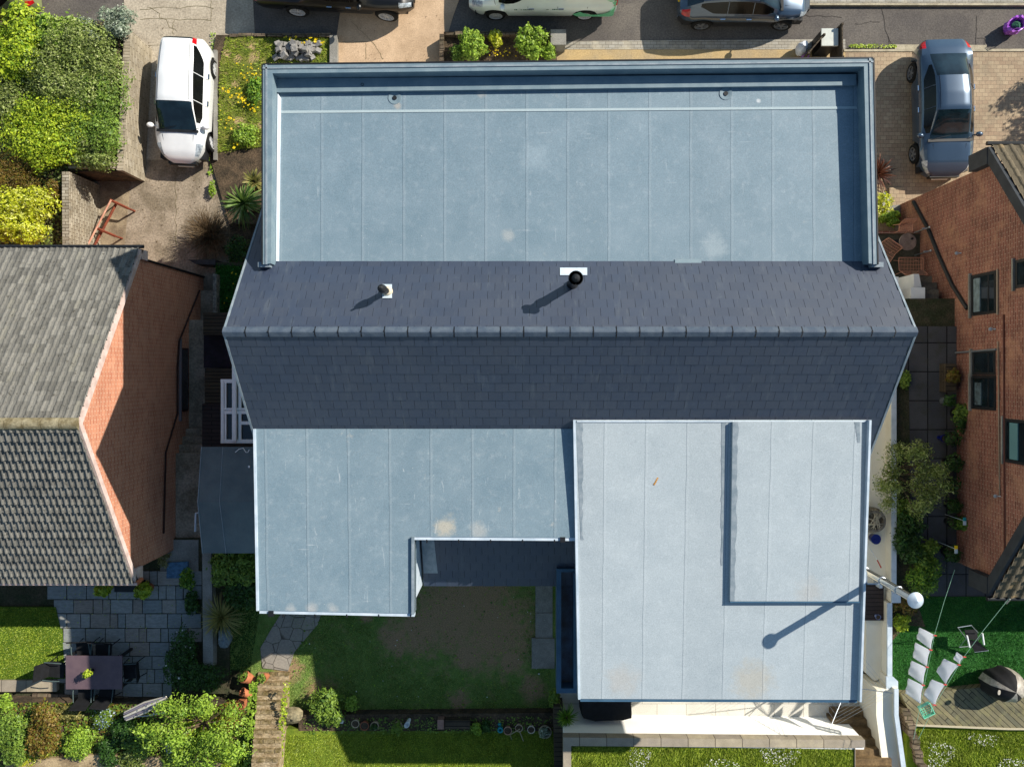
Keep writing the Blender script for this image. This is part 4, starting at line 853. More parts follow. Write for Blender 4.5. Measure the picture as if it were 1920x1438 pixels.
for k in range(7):
    y0 = 1330+k*18.5; slab('path', [(1560, y0), (1652+k*4, y0), (1652+k*4, y0+60), (1560, y0+60)], 3.15+.22*k, 1, mat('brown_step', (140, 116, 82), (104, 84, 58), scale=3, fine=16, var=.4, bump=.5) if k == 0 else bpy.data.materials['brown_step'])
# cream boundary wall with its grey coping
wl = MB(); cp = MB()
def bwall(px, z1):
    wl.prism([P(a, b, z1-.06) for a, b in px], 1.5)
    cp.prism([P(a, b, z1) for a, b in px], z1-.055)
bwall([(1672, 640), (1681, 640), (1681, 1112), (1672, 1112)], 4.05); bwall([(1672, 1112.5), (1689, 1112.5), (1689, 1130), (1672, 1130)], 4.08); bwall([(1664, 1130.5), (1673, 1130.5), (1673, 1268), (1664, 1268)], 4.05)
bwall([(1662, 1268.5), (1675, 1268.5), (1684, 1277), (1684, 1291), (1662, 1291)], 4.12)
bwall([(1677, 1291.5), (1685, 1291.5), (1685, 1340), (1702, 1460), (1693, 1460), (1677, 1340)], 4.35)
slab('path', [(1560, 614), (1671.5, 614), (1671.5, 1112), (1663.5, 1131), (1663.5, 1268), (1640, 1276), (1624, 1262), (1624, 985), (1560, 980)], 3.6, 1, 'cream')  # cream wall strip laid flat as a slab so it catches more sky light
slab('path', [(1643, 1292), (1676.5, 1292), (1676.5, 1340), (1692.5, 1460), (1658, 1460), (1643, 1340)], 4.15, 1, 'cream')
w_ = wl.build('boundary_wall', M['render'], label='long cream rendered wall with pale coping beside the right garden', cat='wall'); MW[w_] = MW[w_]
cp.build('coping', M['whitetrim'], w_)
# right-hand neighbour's outside ground
GZ = 3.7
slab('patio', [(1683, 612), (1850, 612), (1850, 1118), (1683, 1118)], GZ, 1, 'slabs')
slab('patio', [(1780, 1040), (1990, 1040), (1990, 1118), (1780, 1118)], GZ+.002, 1, 'slabs')
slab('lawn', [(1674, 1118.5), (2400, 1118.5), (2400, 1310), (1674, 1310)], GZ+.03, 1, lawnmat('right_lawn', (42, 96, 42), (58, 118, 50), amount=.05))
grass('lush short lawn under the washing lines', [(1674, 1119), (1925, 1119), (1925, 1300), (1674, 1300)], GZ+.03, 26000, .04, 'grassd', .010)
slab('decking', [(1689, 1300), (1760, 1296), (1870, 1285), (2400, 1285), (2400, 1366), (1890, 1364), (1716, 1357)], GZ+.3, 1, 'deck', 'structure')
slab('decking_board', [(1716, 1357.5), (1890, 1364.5), (2400, 1366.5), (2400, 1370), (1890, 1368), (1716, 1361)], GZ+.32, GZ, mat('sawn_board', (186, 176, 150), var=.2), None, 'pale sawn board along the front edge of the decking', 'board')
slab('lawn', [(1700, 1362), (2400, 1371), (2400, 1800), (1700, 1800)], GZ+.15, 1, lawnmat('sunny_right_lawn', (110, 138, 34), (146, 164, 48), amount=.1))
grass('sunny daisy lawn beyond the decking', [(1722, 1366), (1925, 1372), (1925, 1445), (1722, 1445)], GZ+.15, 15000, .08, 'grassy', .012)
dots('daisies in the sunny right lawn', 'daisies', [(1740, 1372), (1922, 1376), (1922, 1440), (1740, 1440)], GZ+.2, 260, .015, 'whitef', cluster=2.6)
mb = MB()
for k in range(9):
    t = k/8; c = (1700+t*30+random.uniform(-3, 3), 1335+k*13); mb.prism([P(a, b, GZ+.35+random.uniform(-.05, .05)) for a, b in [(c[0]-8, c[1]-6), (c[0]+7, c[1]-5), (c[0]+9, c[1]+6), (c[0]-6, c[1]+6)]], 2)
mb.build('retaining_wall', M['stonewall'], label='rough stone wall running down beside the sunny daisy lawn', cat='wall')
slab('soil_bed', [(1681, 700), (1704, 700), (1708, 1000), (1745, 1110), (1681, 1112)], GZ+.02, 1, 'dsoil')
slab('soil_bed', [(1674, 1131), (1720, 1131), (1735, 1175), (1700, 1172), (1674, 1200)], GZ+.05, 1, 'soil')
# small sunken terrace with the wire chairs, and the steps up
slab('patio', [(1400, 438), (1741, 438), (1741, 640), (1400, 640)], 1.5, -.4, mat('mossy_paving', (84, 82, 70), (62, 62, 48), scale=2, fine=14, var=.4, bump=.4))
wallrun('retaining_wall', 'low dark wall edging the little terrace with wire chairs', [(1560, 438), (1741, 438)], 1.55, -.3, 'brickr', th=.08)
slab('path', [(1668, 352), (1697, 352), (1697, 392), (1668, 392)], .12, -.4, 'paver'); slab('path', [(1664, 386), (1688, 384), (1688, 404), (1664, 404)], .16, -.4, 'concretep')
st = thing('steps', 'narrow concrete steps climbing beside the right brick house', 'steps', (11.9, 2, 1.5))
mb = MB()
for (x0, x1, y0, y1, z) in ((1719, 1752, 507, 524, 1.85), (1726, 1755, 518, 530, 2.25), (1729, 1757, 530, 543, 2.65), (1735, 1760, 543, 578, 3.0), (1735, 1760, 578, 612, 3.35)): mb.prism([P(a, b, z) for a, b in rect(x0, y0, x1, y1)], 1.2)
mb.build('tread', mat('grey_step', (126, 118, 104), (100, 94, 84), scale=3, fine=18, var=.3, bump=.4), st)
mb = MB(); mb.prism([P(a, b, 3.5) for a, b in rect(1708, 539, 1734.5, 614)], 1.2); mb.prism([P(a, b, 3.1) for a, b in [(1713, 514), (1723, 514), (1728, 538.5), (1713, 538.5)]], 1.2); mb.build('side_wall', M['white'], st)
mb = MB(); mb.prism([P(a, b, 3.6) for a, b in rect(1672, 519, 1685, 548)], 1.2); mb.build('planter_wall', M['white'], label='small white block by the slate verge near the wire chairs', cat='wall')
slab('path', [(1756, 505), (1800, 505), (1820, 612), (1756, 612)], 2.2, .5, mat('painted_step_shade', (40, 40, 44), (54, 44, 40), scale=3, var=.3))  # dark slab paints the shade between the steps and the house wall
# ================================================================ VEHICLES
def interp(pts, x): return np.interp(x, [p[0] for p in pts], [p[1] for p in pts])
def smooth_(a, k=2):
    for _ in range(k): a = np.concatenate([[a[0]], (a[:-2]+2*a[1:-1]+a[2:])/4, [a[-1]]])
    return a
def car(name, label, loc, heading, Lc, W, belt, top, wt, plan, ws, rs, side, wheels, R, pm, cat='car', lower=None, pillars=(), rim='alloy', sill=.22, group=None, frontplate='whiteplate', spokes=5, steer=0, rails=False, glass_side='carglassd', mirror=None, lights=(.43, .495), tl=(-.497, -.44), roofm=None, tlj=(3, 4)):
    root = thing(name, label, cat, loc, heading, group)
    Ns = 84; x = np.linspace(-.5, .5, Ns)
    zb = smooth_(interp(belt, x), 3); zt = smooth_(interp(top, x), 2); wb = smooth_(interp(plan, x), 2)*W/2; wr = smooth_(interp(wt, x), 3)*W/2; zt = np.maximum(zt, zb+.012)
    X = x*Lc; S = []
    for i in range(Ns):
        sl = sill+.12*max(0, abs(x[i])-.44)/.06; ar = 0
        for wx in wheels:
            dx = abs(X[i]-wx*Lc)
            if dx < R+.07: ar = max(ar, R+math.sqrt((R+.07)**2-dx*dx)*.97)
        z0 = max(sl, ar); b, h = wb[i], zt[i]-zb[i]
        z1 = max(z0+.02, sl+.12); z2 = max(z1+.02, .5*(sl+zb[i])+.06); z3 = max(zb[i]-.07, z2+.01)
        e = (b*.93, zb[i]); rf = (min(wr[i], b*.9), zt[i]-min(.05, h*.3))
        lp = lambda t: (e[0]+(rf[0]-e[0])*t, e[1]+(rf[1]-e[1])*t)
        tlo = .1+.55*min(1, max(0, (side[0]+.11-x[i])/.11))**1.3+.3*min(1, max(0, (x[i]-side[1]+.05)/.05))
        S.append([(b*.94, z0), (b*.985, z1), (b, z2), (b*.985, z3), e, lp(min(tlo, .8)), lp(.88), rf, (rf[0]*.88, zt[i]-min(.012, h*.1)), (rf[0]*.45, zt[i]), (0, zt[i]+.006)])
    K = len(S[0]); cols = 2*K-1
    def vert(i, j): 
        if j < K: y, z = S[i][j]; return (X[i], -y, z)
        y, z = S[i][2*K-2-j]; return (X[i], y, z)
    VV = [vert(i, j) for i in range(Ns) for j in range(cols)]
    g = {}
    for i in range(Ns-1):
        xm = (x[i]+x[i+1])/2
        for j in range(cols-1):
            jj = j if j < K-1 else cols-2-j    # mirrored strip index (0..K-2)
            key = 'body'; sidek = 'L' if j >= K-1 else 'R'
            if jj == 5 and side[0] < xm < side[1]: key = 'side_window'+sidek
            elif jj >= 7 and ws[1] < xm < ws[0]: key = 'windscreen'
            elif jj >= 7 and rs and rs[1] < xm < rs[0]: key = 'rear_window'
            elif jj in (3, 4, 5, 6) and lights[0] < xm < lights[1]: key = 'headlight'+sidek
            elif jj in tlj and tl[0] < xm < tl[1]: key = 'tail_light'+sidek
            elif lower and jj <= 1: key = 'lower_trim'
            elif roofm and jj >= 7 and (rs[0] if rs else -.5) < xm < ws[1]: key = 'roof_panel'
            g.setdefault(key, []).append((i*cols+j, i*cols+j+1, (i+1)*cols+j+1, (i+1)*cols+j))
    g['body'].append(tuple(range(cols))); g['body'].append(tuple(range(Ns*cols-1, (Ns-1)*cols-1, -1)))
    mats = {'body': pm, 'windscreen': M['carglass'], 'rear_window': M['carglass'], 'lower_trim': lower, 'roof_panel': roofm}
    for key, fs in g.items():
        used = sorted({v for f in fs for v in f}); mp = {v: k for k, v in enumerate(used)}; b = MB(); b.add([VV[v] for v in used], [tuple(mp[v] for v in f)[::-1] for f in fs])
        base = key.rstrip('LR'); m = mats.get(base) or (M[glass_side] if base == 'side_window' else M['lamp'] if base == 'headlight' else M['red'])
        o = b.build(base, m, root, smooth=38, world=False)
    b = MB(); b.box(-Lc*.46, Lc*.46, -W*.44, W*.44, sill+.02, .55); b.build('chassis', M['dark'], root, world=False)
    for sx in wheels:
        for sy in (-1, 1):
            Mx = Tr(sx*Lc, sy*(W/2-.10), R)@Rz(steer if sx > 0 else 0)@Matrix.Rotation(-sy*math.pi/2, 4, 'X')
            b = MB(); b.lathe([(R*.64, .02), (R*.64, .10), (R*.9, .105), (R, .07), (R, -.1), (R*.9, -.12), (.05, -.12)], 26, Mx); t = b.build('wheel', M['tyre'], root, smooth=40, world=False); MW[t] = MW[root]
            b = MB(); b.lathe([(R*.67, .109), (R*.61, .105), (R*.58, .05)], 26, Mx, cap=False); b.lathe([(R*.62, .03), (.0001, .031)], 26, Mx, m=1)
            b.lathe([(R*.14, .08), (R*.12, .1), (.0001, .1)], 12, Mx)
            for k in range(spokes):
                a = 2*math.pi*k/spokes; M2 = Mx@Rz(a); b.box(R*.1, R*.61, -R*(.09 if spokes < 8 else .045), R*(.09 if spokes < 8 else .045), .05, .095, M=M2)
            b.build('rim', [M[rim], M['tyre']], t, smooth=30, world=False)
    mx = mirror if mirror is not None else ws[0]-.03
    for sy in (-1, 1):
        zm = float(np.interp(mx, x, zb))+.1; b = MB(); b.ball((mx*Lc, sy*(W/2+.06), zm), .09, .12, .08, 12, 8); b.tube([(mx*Lc, sy*(W/2-.08), zm-.08), (mx*Lc, sy*(W/2+.03), zm-.02)], .025, 6); b.build('mirror', pm, root, smooth=60, world=False)
        for hx in pillars[:2]:
            zh = float(np.interp(hx, x, zb))-.12; b = MB(); b.box(hx*Lc-.2, hx*Lc-.03, sy*W/2-.0 if sy > 0 else sy*W/2-.035, sy*W/2+.035 if sy > 0 else sy*W/2, zh-.02, zh+.02); b.build('door_handle', M['chrome'], root, world=False)
    zf = float(zb[-1]); xe = Lc/2
    b = MB(); b.box(xe-.12, xe+.02, -W*.27, W*.27, zf-.2, zf+.02); b.build('grille', M['dark'], root, world=False)
    b = MB(); b.box(xe-.05, xe+.03, -.26, .26, zf-.36, zf-.25); b.build('number_plate', M[frontplate], root, world=False)
    b = MB(); zr_ = float(zb[0]); b.box(-xe-.03, -xe+.05, -.26, .26, zr_-.2, zr_-.09); b.build('number_plate', M['yellowplate'], root, world=False)
    b = MB()
    for p in pillars:
        i = int((p+.5)*(Ns-1))
        for sgn in (-1, 1): b.tube([(X[i], sgn*(S[i][5][0]+.004), S[i][5][1]), (X[i]-.03, sgn*(S[i][6][0]+.004), S[i][6][1])], .016, 4)
    b.build('pillar_trim', pm, root, world=False)
    b = MB()
    i0, i1 = int((max(rs[0] if rs else -.47, -.47)+.5)*(Ns-1)), int((ws[1]+.5)*(Ns-1))
    for sgn in (-1, 1): b.tube([(X[i], sgn*S[i][8][0], S[i][8][1]+.001) for i in range(i0, i1, 3)], .007, 4)
    b.build('roof_gutter', M['dark'], root, world=False)
    # wipers + bonnet shut line
    b = MB(); xw = ws[0]*Lc+.02; zw = float(np.interp(ws[0]+.004, x, zt))+.02
    for sy in (-.35, .3): b.tube([(xw, sy*W, zw), (xw-.12, (sy+.34)*W*.8, zw+.06)], .008, 5)
    b.box(xw-.02, xw+.07, -W*.4, W*.4, zw-.045, zw-.008); b.build('wiper', M['dark'], root, world=False)
    # crease lines on the bonnet / shut lines on the sides
    b = MB()
    for p in pillars:
        zz = float(np.interp(p, x, zb))
        for sy in (-1, 1):
            b.box(p*Lc-.006, p*Lc+.006, sy*W/2*.985-.004, sy*W/2*.985+.004, sill+.2, zz-.02)
    for sy in (-.3, .3): b.tube([(ws[0]*Lc+.15, sy*W, float(np.interp(ws[0]+.04, x, zt))+.001), (.44*Lc, sy*W*.82, float(np.interp(.44, x, zt))-.006)], .006, 4)
    b.build('shut_line', M['dark'], root, world=False)
    return root
PL = [(-.5, .74), (-.47, .9), (-.4, .98), (-.2, 1), (.22, 1), (.34, .97), (.42, .89), (.465, .76), (.5, .5)]
PLW = [(-.5, .9), (-.47, .97), (-.3, 1), (.3, 1), (.42, .95), (.47, .86), (.5, .74)]
M['cwhite'] = paint('white_car_paint', (232, 234, 236), rough=.3); M['cblue'] = paint('slate_blue_paint', (52, 72, 94), rough=.28, metal=.35)
M['cvan'] = paint('white_van_paint', (212, 224, 222), rough=.35); M['csuv'] = paint('silver_blue_paint', (60, 78, 98), rough=.24, metal=.4)
M['cblack'] = paint('black_car_paint', (10, 11, 13), rough=.35, coat=.15); M['cgreen'] = paint('khaki_paint', (120, 128, 84), rough=.35)
a = P(346, 190, .6)
car('parked_car', 'white hatchback parked on the left drive with its front towards the garden', (a.x, a.y-.05, 0), -math.pi/2-math.radians(2.5), 4.08, 1.72,
    belt=[(-.5, .88), (-.3, .98), (.2, .93), (.38, .86), (.46, .74), (.5, .56)], top=[(-.5, .9), (-.485, 1.3), (-.43, 1.46), (-.15, 1.53), (.02, 1.5), (.1, 1.42), (.25, 1.06), (.3, 1.0), (.42, .86), (.48, .72), (.5, .58)],
    wt=[(-.5, .50), (-.46, .58), (-.3, .64), (.05, .68), (.2, .72), (.3, .74), (.45, .6), (.5, .34)], plan=[(-.5, .76), (-.46, .92), (-.38, 1), (.18, 1), (.30, .97), (.38, .89), (.44, .74), (.475, .58), (.5, .36)], ws=(.255, .06), rs=(-.455, -.487), side=(-.40, .20), wheels=(-.31, .31), R=.31, pm=M['cwhite'], pillars=(-.17, .05), spokes=6, steer=math.radians(14), lights=(.36, .455), tl=(-.494, -.42), tlj=(5, 6))
a = P(1772, 205, .7)
car('parked_car', 'slate-blue saloon parked on the block-paved drive at the right', (a.x-.02, a.y+.02, 0), -math.pi/2+math.radians(1.5), 4.5, 1.84,
    belt=[(-.5, .82), (-.4, .97), (-.1, .96), (.2, .9), (.4, .8), (.47, .7), (.5, .58)], top=[(-.5, .86), (-.44, .98), (-.37, 1.06), (-.22, 1.34), (-.08, 1.42), (.04, 1.41), (.22, 1.02), (.28, .98), (.42, .86), (.48, .72), (.5, .6)],
    wt=[(-.5, .7), (-.38, .66), (-.2, .58), (.05, .60), (.2, .7), (.3, .78), (.45, .74), (.5, .55)], plan=PL, ws=(.245, .06), rs=(-.2, -.375), side=(-.30, .2), wheels=(-.3, .31), R=.33, pm=M['cblue'], pillars=(-.12, .04), rim='alloyd', steer=math.radians(6), lights=(.39, .47), tl=(-.485, -.43))
car('parked_van', 'white delivery van with a green ring on its side by the planter', (.58, 13.02, 0), math.pi, 4.95, 1.92,
    belt=[(-.5, 1.0), (.2, 1.02), (.36, 1.0), (.44, .92), (.5, .62)], top=[(-.5, 1.75), (-.47, 1.88), (-.2, 1.9), (.16, 1.88), (.2, 1.82), (.33, 1.16), (.37, 1.1), (.45, .96), (.5, .66)],
    wt=[(-.5, .86), (.1, .86), (.25, .82), (.4, .8), (.5, .6)], plan=PLW, ws=(.335, .205), rs=(-.9, -.91), side=(.09, .30), wheels=(-.29, .32), R=.34, pm=M['cvan'], cat='van', lower=M['cvan'], pillars=(-.1, .1, -.3), rim='alloy', spokes=12, lights=(.4, .48), tl=(-.499, -.47), mirror=.27)
van = bpy.data.objects['parked_van']; 
# livery on the van's visible side (local +Y is the side facing the house once turned round)
mb = MB(); cxv, czv, yv = -1.75, 1.02, .968
for a0 in range(0, 24):
    t0, t1 = math.radians(120+a0*8.4), math.radians(120+(a0+1)*8.4)
    for r0, r1 in ((.62, .95),):
        pts = [(cxv+r*math.cos(t), yv, czv+r*.9*math.sin(t)) for r, t in ((r0, t0), (r1, t0), (r1, t1), (r0, t1))]
        pts = [(max(-2.4, min(2.4, p[0])), p[1], min(max(p[2], .32), 1.5)) for p in pts]
        if len({(round(p[0], 3), round(p[2], 3)) for p in pts}) == 4: mb.poly(pts)
mb.build('livery', mat('green_livery', (84, 164, 124), (110, 184, 146), scale=8, var=.05, bump=0, rough=.35), van, world=False)
mb = MB()
def marks(x0, x1, z, h, mb):
    xx = x0
    while xx > x1:
        l = random.uniform(.02, .05); 
        if random.random() > .12: mb.box(xx-l, xx, yv-.01, yv+.002, z, z+h*random.uniform(.6, 1))
        xx -= l+.015
marks(.95, .35, .80, .05, mb); marks(-.12, -.66, .82, .045, mb); mb.build('lettering', mat('dark_green_lettering', (50, 96, 80), var=0), van, world=False)
car('parked_car', 'silver-blue crossover with grey lower doors parked beside the van', (7.33, 12.63, 0), 0, 4.38, 1.84,
    belt=[(-.5, .92), (-.35, 1.06), (0, 1.02), (.3, .98), (.42, .9), (.5, .66)], top=[(-.5, .96), (-.46, 1.1), (-.33, 1.5), (-.15, 1.63), (.0, 1.62), (.1, 1.52), (.24, 1.12), (.3, 1.08), (.44, .94), (.5, .7)],
    wt=[(-.5, .64), (-.2, .64), (.1, .66), (.25, .78), (.45, .74), (.5, .55)], plan=PL, ws=(.25, .07), rs=(-.34, -.45), side=(-.36, .2), wheels=(-.31, .31), R=.35, pm=M['csuv'], lower=paint('grey_door_paint', (36, 36, 38), rough=.4, coat=.1), pillars=(-.15, .05), rim='alloyd', steer=math.radians(-10), lights=(.41, .485), tl=(-.49, -.43))
car('parked_pickup', 'black double-cab pickup with chrome wheels cut by the top edge', (-6.35, 13.05, 0), math.radians(-3), 5.3, 1.9,
    belt=[(-.5, 1.02), (-.1, 1.06), (.2, 1.06), (.4, 1.04), (.47, .96), (.5, .76)], top=[(-.5, 1.06), (-.2, 1.1), (-.17, 1.5), (-.12, 1.74), (.05, 1.76), (.1, 1.7), (.2, 1.24), (.25, 1.16), (.44, 1.08), (.5, .8)],
    wt=[(-.5, .84), (-.2, .8), (-.1, .68), (.08, .68), (.22, .8), (.45, .8), (.5, .6)], plan=PLW, ws=(.205, .1), rs=(-.15, -.185), side=(-.14, .17), wheels=(-.25, .32), R=.39, pm=M['cblack'], cat='pickup truck', lower=M['cblack'], pillars=(0, .12), rim='alloy', spokes=10, sill=.4, steer=math.radians(-4), lights=(.42, .49), tl=(-.497, -.47))
car('parked_car', 'khaki green car at the top left corner, only its rear showing', (-18.55, 12.75, 0), math.radians(180+6), 4.2, 1.8,
    belt=[(-.5, .84), (-.45, .98), (.2, .93), (.4, .84), (.5, .6)], top=[(-.5, .88), (-.47, 1.02), (-.42, 1.2), (-.34, 1.42), (-.15, 1.48), (.02, 1.46), (.22, 1.05), (.42, .88), (.5, .62)],
    wt=[(-.5, .7), (-.3, .66), (.05, .66), (.25, .76), (.5, .5)], plan=PL, ws=(.24, .07), rs=(-.35, -.44), side=(-.36, .18), wheels=(-.31, .31), R=.32, pm=M['cgreen'], pillars=(-.15, .05), lights=(.4, .48), tl=(-.498, -.45))
# ================================================================ OUTDOOR THINGS
def one(name, label, cat, mb, m, smooth=0, group=None, bevel=0, kind=None):
    return mb.build(name, m if not isinstance(m, str) else M[m], smooth=smooth, label=label, cat=cat, group=group, bevel=bevel, kind=kind)
# heap of setts beside the drive
for i in range(46):
    lay = 0 if i < 26 else (1 if i < 40 else 2); px = random.uniform(518, 602) if lay == 0 else random.uniform(526, 594); py = random.uniform(84, 118) if lay == 0 else random.uniform(88, 112)
    if i < 26: px = 520+(i % 9)*9.6+random.uniform(-2, 2); py = 86+(i//9)*12+random.uniform(-2, 2)
    c = P(px, py, .12); s3 = .075*random.uniform(.85, 1.25); mb = MB()
    Mx = Tr(c.x, c.y, .19+lay*.13)@Rz(random.uniform(-.6, .6))@Matrix.Rotation(random.uniform(-.4, .4), 4, 'X')@Matrix.Rotation(random.uniform(-.4, .4), 4, 'Y')
    mb.box(-s3*1.15, s3*1.15, -s3, s3, -s3*.8, s3*.8, M=Mx); one('sett', 'grey stone sett in the heap by the dandelion bed', 'stone block', mb, 'cobble', group='grey setts heaped in the dandelion bed', bevel=.012)
# planter and shrubs at the top
mb = MB()
for (x0, y0, x1, y1) in ((824, 64, 832, 118), (832, 60, 1036, 66)):
    if x1-x0 > y1-y0:
        x = x0
        while x < x1-4: l = random.uniform(12, 24); mb.prism([P(a, b, random.uniform(.36, .46)) for a, b in rect(x, y0+random.uniform(-1, 1), min(x1, x+l), y1)], -.2); x += l+1
    else:
        y = y0
        while y < y1-3: l = random.uniform(8, 13); mb.prism([P(a, b, random.uniform(.36, .46)) for a, b in rect(x0, y, x1+random.uniform(-1, 1), y+l)], -.2); y += l+1
one('planter_wall', 'low dark brick wall round the bed of green shrubs at the top', 'wall', mb, 'stonewall')
slab('soil_bed', [(832, 66), (1036, 66), (1050, 140), (832, 140)], .2, -.2, 'soil')
mb = MB(); c = P(1047, 69, .75); mb.box(c.x-.24, c.x+.24, c.y-.24, c.y+.24, -.1, .62); mb.box(c.x-.26, c.x+.26, c.y-.26, c.y+.26, .622, .70); one('gate_pillar', 'square pillar with a pale concrete cap beside the shrub bed', 'pillar', mb, 'concretep', bevel=.01)
shrub('shrub', 'round green shrub at the left end of the brick planter', 888, 82, .2, .52, .55, .8, 'bright', 2600, .045, seed=1)
shrub('shrub', 'larger green shrub at the right end of the brick planter', 995, 82, .2, .55, .5, .85, 'bright', 2600, .045)
shrub('shrub', 'small green shrub against the parapet below the concrete pillar', 1030, 98, .2, .32, .3, .6, 'bright', 1200, .04)
shrub('shrub', 'low green shrub against the parapet at the planter corner', 862, 102, .2, .36, .3, .5, 'mid', 1100, .04)
shrub('shrub', 'small golden-yellow shrub in the middle of the brick planter', 931, 72, .2, .25, .3, .5, 'gold', 1100, .04)
dots('yellow flowers in the brick planter', 'flowers', [(900, 90), (970, 90), (970, 108), (900, 108)], .3, 40, .03, 'yellowf', .1)
# bin enclosure, sack, panel fence
mb = MB(); c = P(1556, 69, 1.0); mb.box(c.x-.25, c.x+.26, c.y-.28, c.y+.25, 0, .92); bn = thing('storage_bin', 'grey box with a pale square lid inside the slatted screen', 'bin', (c.x, c.y, 0)); mb.build('body', M['dark'], bn)
mb = MB(); mb.box(c.x-.27, c.x+.28, c.y-.3, c.y+.27, .922, .99); mb.build('lid', mat('pale_grey_lid', (196, 200, 192), (180, 184, 180), scale=3, var=.08, bump=0, rough=.35), bn)
mb = MB()
for a, b, cc, d, lb in ((1579, 46, 1580, 108, 'dark slatted screen on the driveway side of the bin'), (1516, 100, 1545, 66, 'dark slatted screen beside the white refuse sack')):
    mb = MB()
    p, q = P(a, b, 1.15), P(cc, d, 1.15); n_ = 9
    for k in range(8): z = .1+k*.135; t = (q-p).normalized(); nn = Vector((-t.y, t.x, 0))*.02; mb.prism([Vector((v.x, v.y, z+.115)) for v in (p+nn, q+nn, q-nn, p-nn)], z)
    for e_ in (p, q): mb.box(e_.x-.035, e_.x+.035, e_.y-.035, e_.y+.035, -.1, 1.2)
    one('slatted_screen', lb, 'fence', mb, 'timber')
c = P(1503, 92, .3); sk = thing('refuse_sack', 'knotted white refuse sack standing by the slatted screen', 'sack', (c.x, c.y, 0)); mb = MB(); mb.ball((c.x, c.y, .28), .19, .22, .3, 18, 12, .07); mb.lathe([(.05, 0), (.035, .06), (.09, .14)], 12, Tr(c.x, c.y+.04, .52)); mb.build('bag', mat('translucent_white_plastic', (220, 224, 232), (200, 206, 216), scale=12, var=.05, bump=.4, rough=.35), sk, smooth=30)
mb = MB(); mb.ball((c.x+.17, c.y-.17, .12), .14, .13, .13, 14, 8, .1); one('plastic_bag', 'small purple bag leaning on the white refuse sack', 'bag', mb, 'purple', 40)
c = P(1902, 49, .25); tb = thing('carrier_bag', 'shiny purple carrier bag with green contents standing on the road', 'bag', (c.x, c.y, 0)); mb = MB()
mb.lathe([(.2, .0), (.27, .06), (.31, .2), (.27, .34), (.31, .42), (.26, .41), (.24, .32), (.25, .14), (.0001, .12)], 22, Tr(c.x, c.y, 0)@Rz(.4), sx=1.15, sy=.85); 
for i, v in enumerate(mb.v): mb.v[i] = (v[0]+random.uniform(-.02, .02), v[1]+random.uniform(-.02, .02), v[2]+(random.uniform(-.04, .05) if v[2] > .3 else 0))
mb.build('bag', M['purple'], tb, smooth=30); mb = MB(); mb.ball((c.x+.05, c.y+.02, .26), .17, .13, .1, 12, 8, .15); mb.build('contents', mat('green_fabric', (40, 110, 80), (20, 60, 50), scale=12, var=.3), tb, smooth=30)
mb = MB(); mb.tube([(c.x-.18+.0, c.y-.2, .4), (c.x-.16, c.y-.24, .6), (c.x, c.y-.26, .68), (c.x+.14, c.y-.22, .6), (c.x+.16, c.y-.2, .4)], .014, 6); mb.build('handle', M['purple'], tb)
# hedge bank, left front -----------------------------------------------------------
g_ = 'bushes massed behind the block retaining wall'
shrub('shrub', 'lime-green bush at the left edge nearest the khaki car', 38, 95, 1.3, 1.1, 1.35, 1.0, 'lime', 9500, .05)
shrub('shrub', 'broad-leaved green bush with pink tips along the road', 100, 62, 1.3, 1.15, .6, .8, 'bright', 4600, .07, extra=('twig', 90, .04))
shrub('shrub', 'silvery sage bush at the top of the block wall', 222, 44, 1.3, .62, .5, .75, 'sage', 4200, .032)
shrub('shrub', 'smaller silvery sage bush beside the broad-leaved bush', 160, 58, 1.3, .6, .38, .6, 'sage', 2600, .032)
shrub('shrub', 'big olive-green bush spreading behind the block wall', 140, 125, 1.3, 1.5, 1.35, 1.25, 'olive', 17000, .036, lobes=14)
shrub('shrub', 'dark mid-green bush hanging over the block wall by the white car', 176, 215, 1.3, 1.1, 1.5, 1.1, 'mid', 14000, .036, lobes=12)
shrub('shrub', 'yellowish-green bush below the big olive bush', 96, 245, 1.3, 1.5, 1.2, 1.1, 'lime', 14000, .038, lobes=12)
shrub('shrub', 'grey-green bush at the bottom corner of the hedge bank', 180, 285, 1.3, .8, .65, .95, 'olive', 6500, .034)
shrub('shrub', 'scrappy olive bush at the left edge beneath the lime bush', 20, 180, 1.3, 1.2, 1.1, .7, 'olive', 7500, .036)
shrub('shrub', 'twiggy brown bush above the golden ball bush', 30, 325, 1.3, 1.1, .8, .7, 'brown', 7000, .04, asp=.25)
shrub('shrub', 'small bronze bush by the limewashed brick wall', 100, 362, 1.35, .38, .38, .5, 'brown', 1300, .03)
shrub('shrub', 'clipped golden ball bush beside the tiled roof', 42, 412, 1.35, 1.18, .98, 1.15, 'gold', 11000, .045, lobes=8)
mb = MB()
for pts, r, mm in (([(208, 375, .75), (160, 468, .75)], .035, 1), ([(218, 382, .5), (172, 470, .5)], .05, 0), ([(206, 375, .68), (240, 391, .5)], .045, 0), ([(181, 428, .68), (216, 443, .5)], .045, 0), ([(240, 391, .5), (240, 391, .03)], .035, 0), ([(216, 443, .5), (216, 443, .03)], .035, 0), ([(207, 376, .7), (207, 376, .03)], .03, 0), ([(182, 428, .7), (182, 428, .03)], .03, 0)):
    mb.tube([P(*p) if p[2] > .1 else Vector((P(p[0], p[1], .5).x, P(p[0], p[1], .5).y, .03)) for p in pts], r, 4, m=mm)
one('steel_frame', 'rusty red steel frame standing by the limewashed wall', 'frame', mb, [M['rust'], M['pink']])
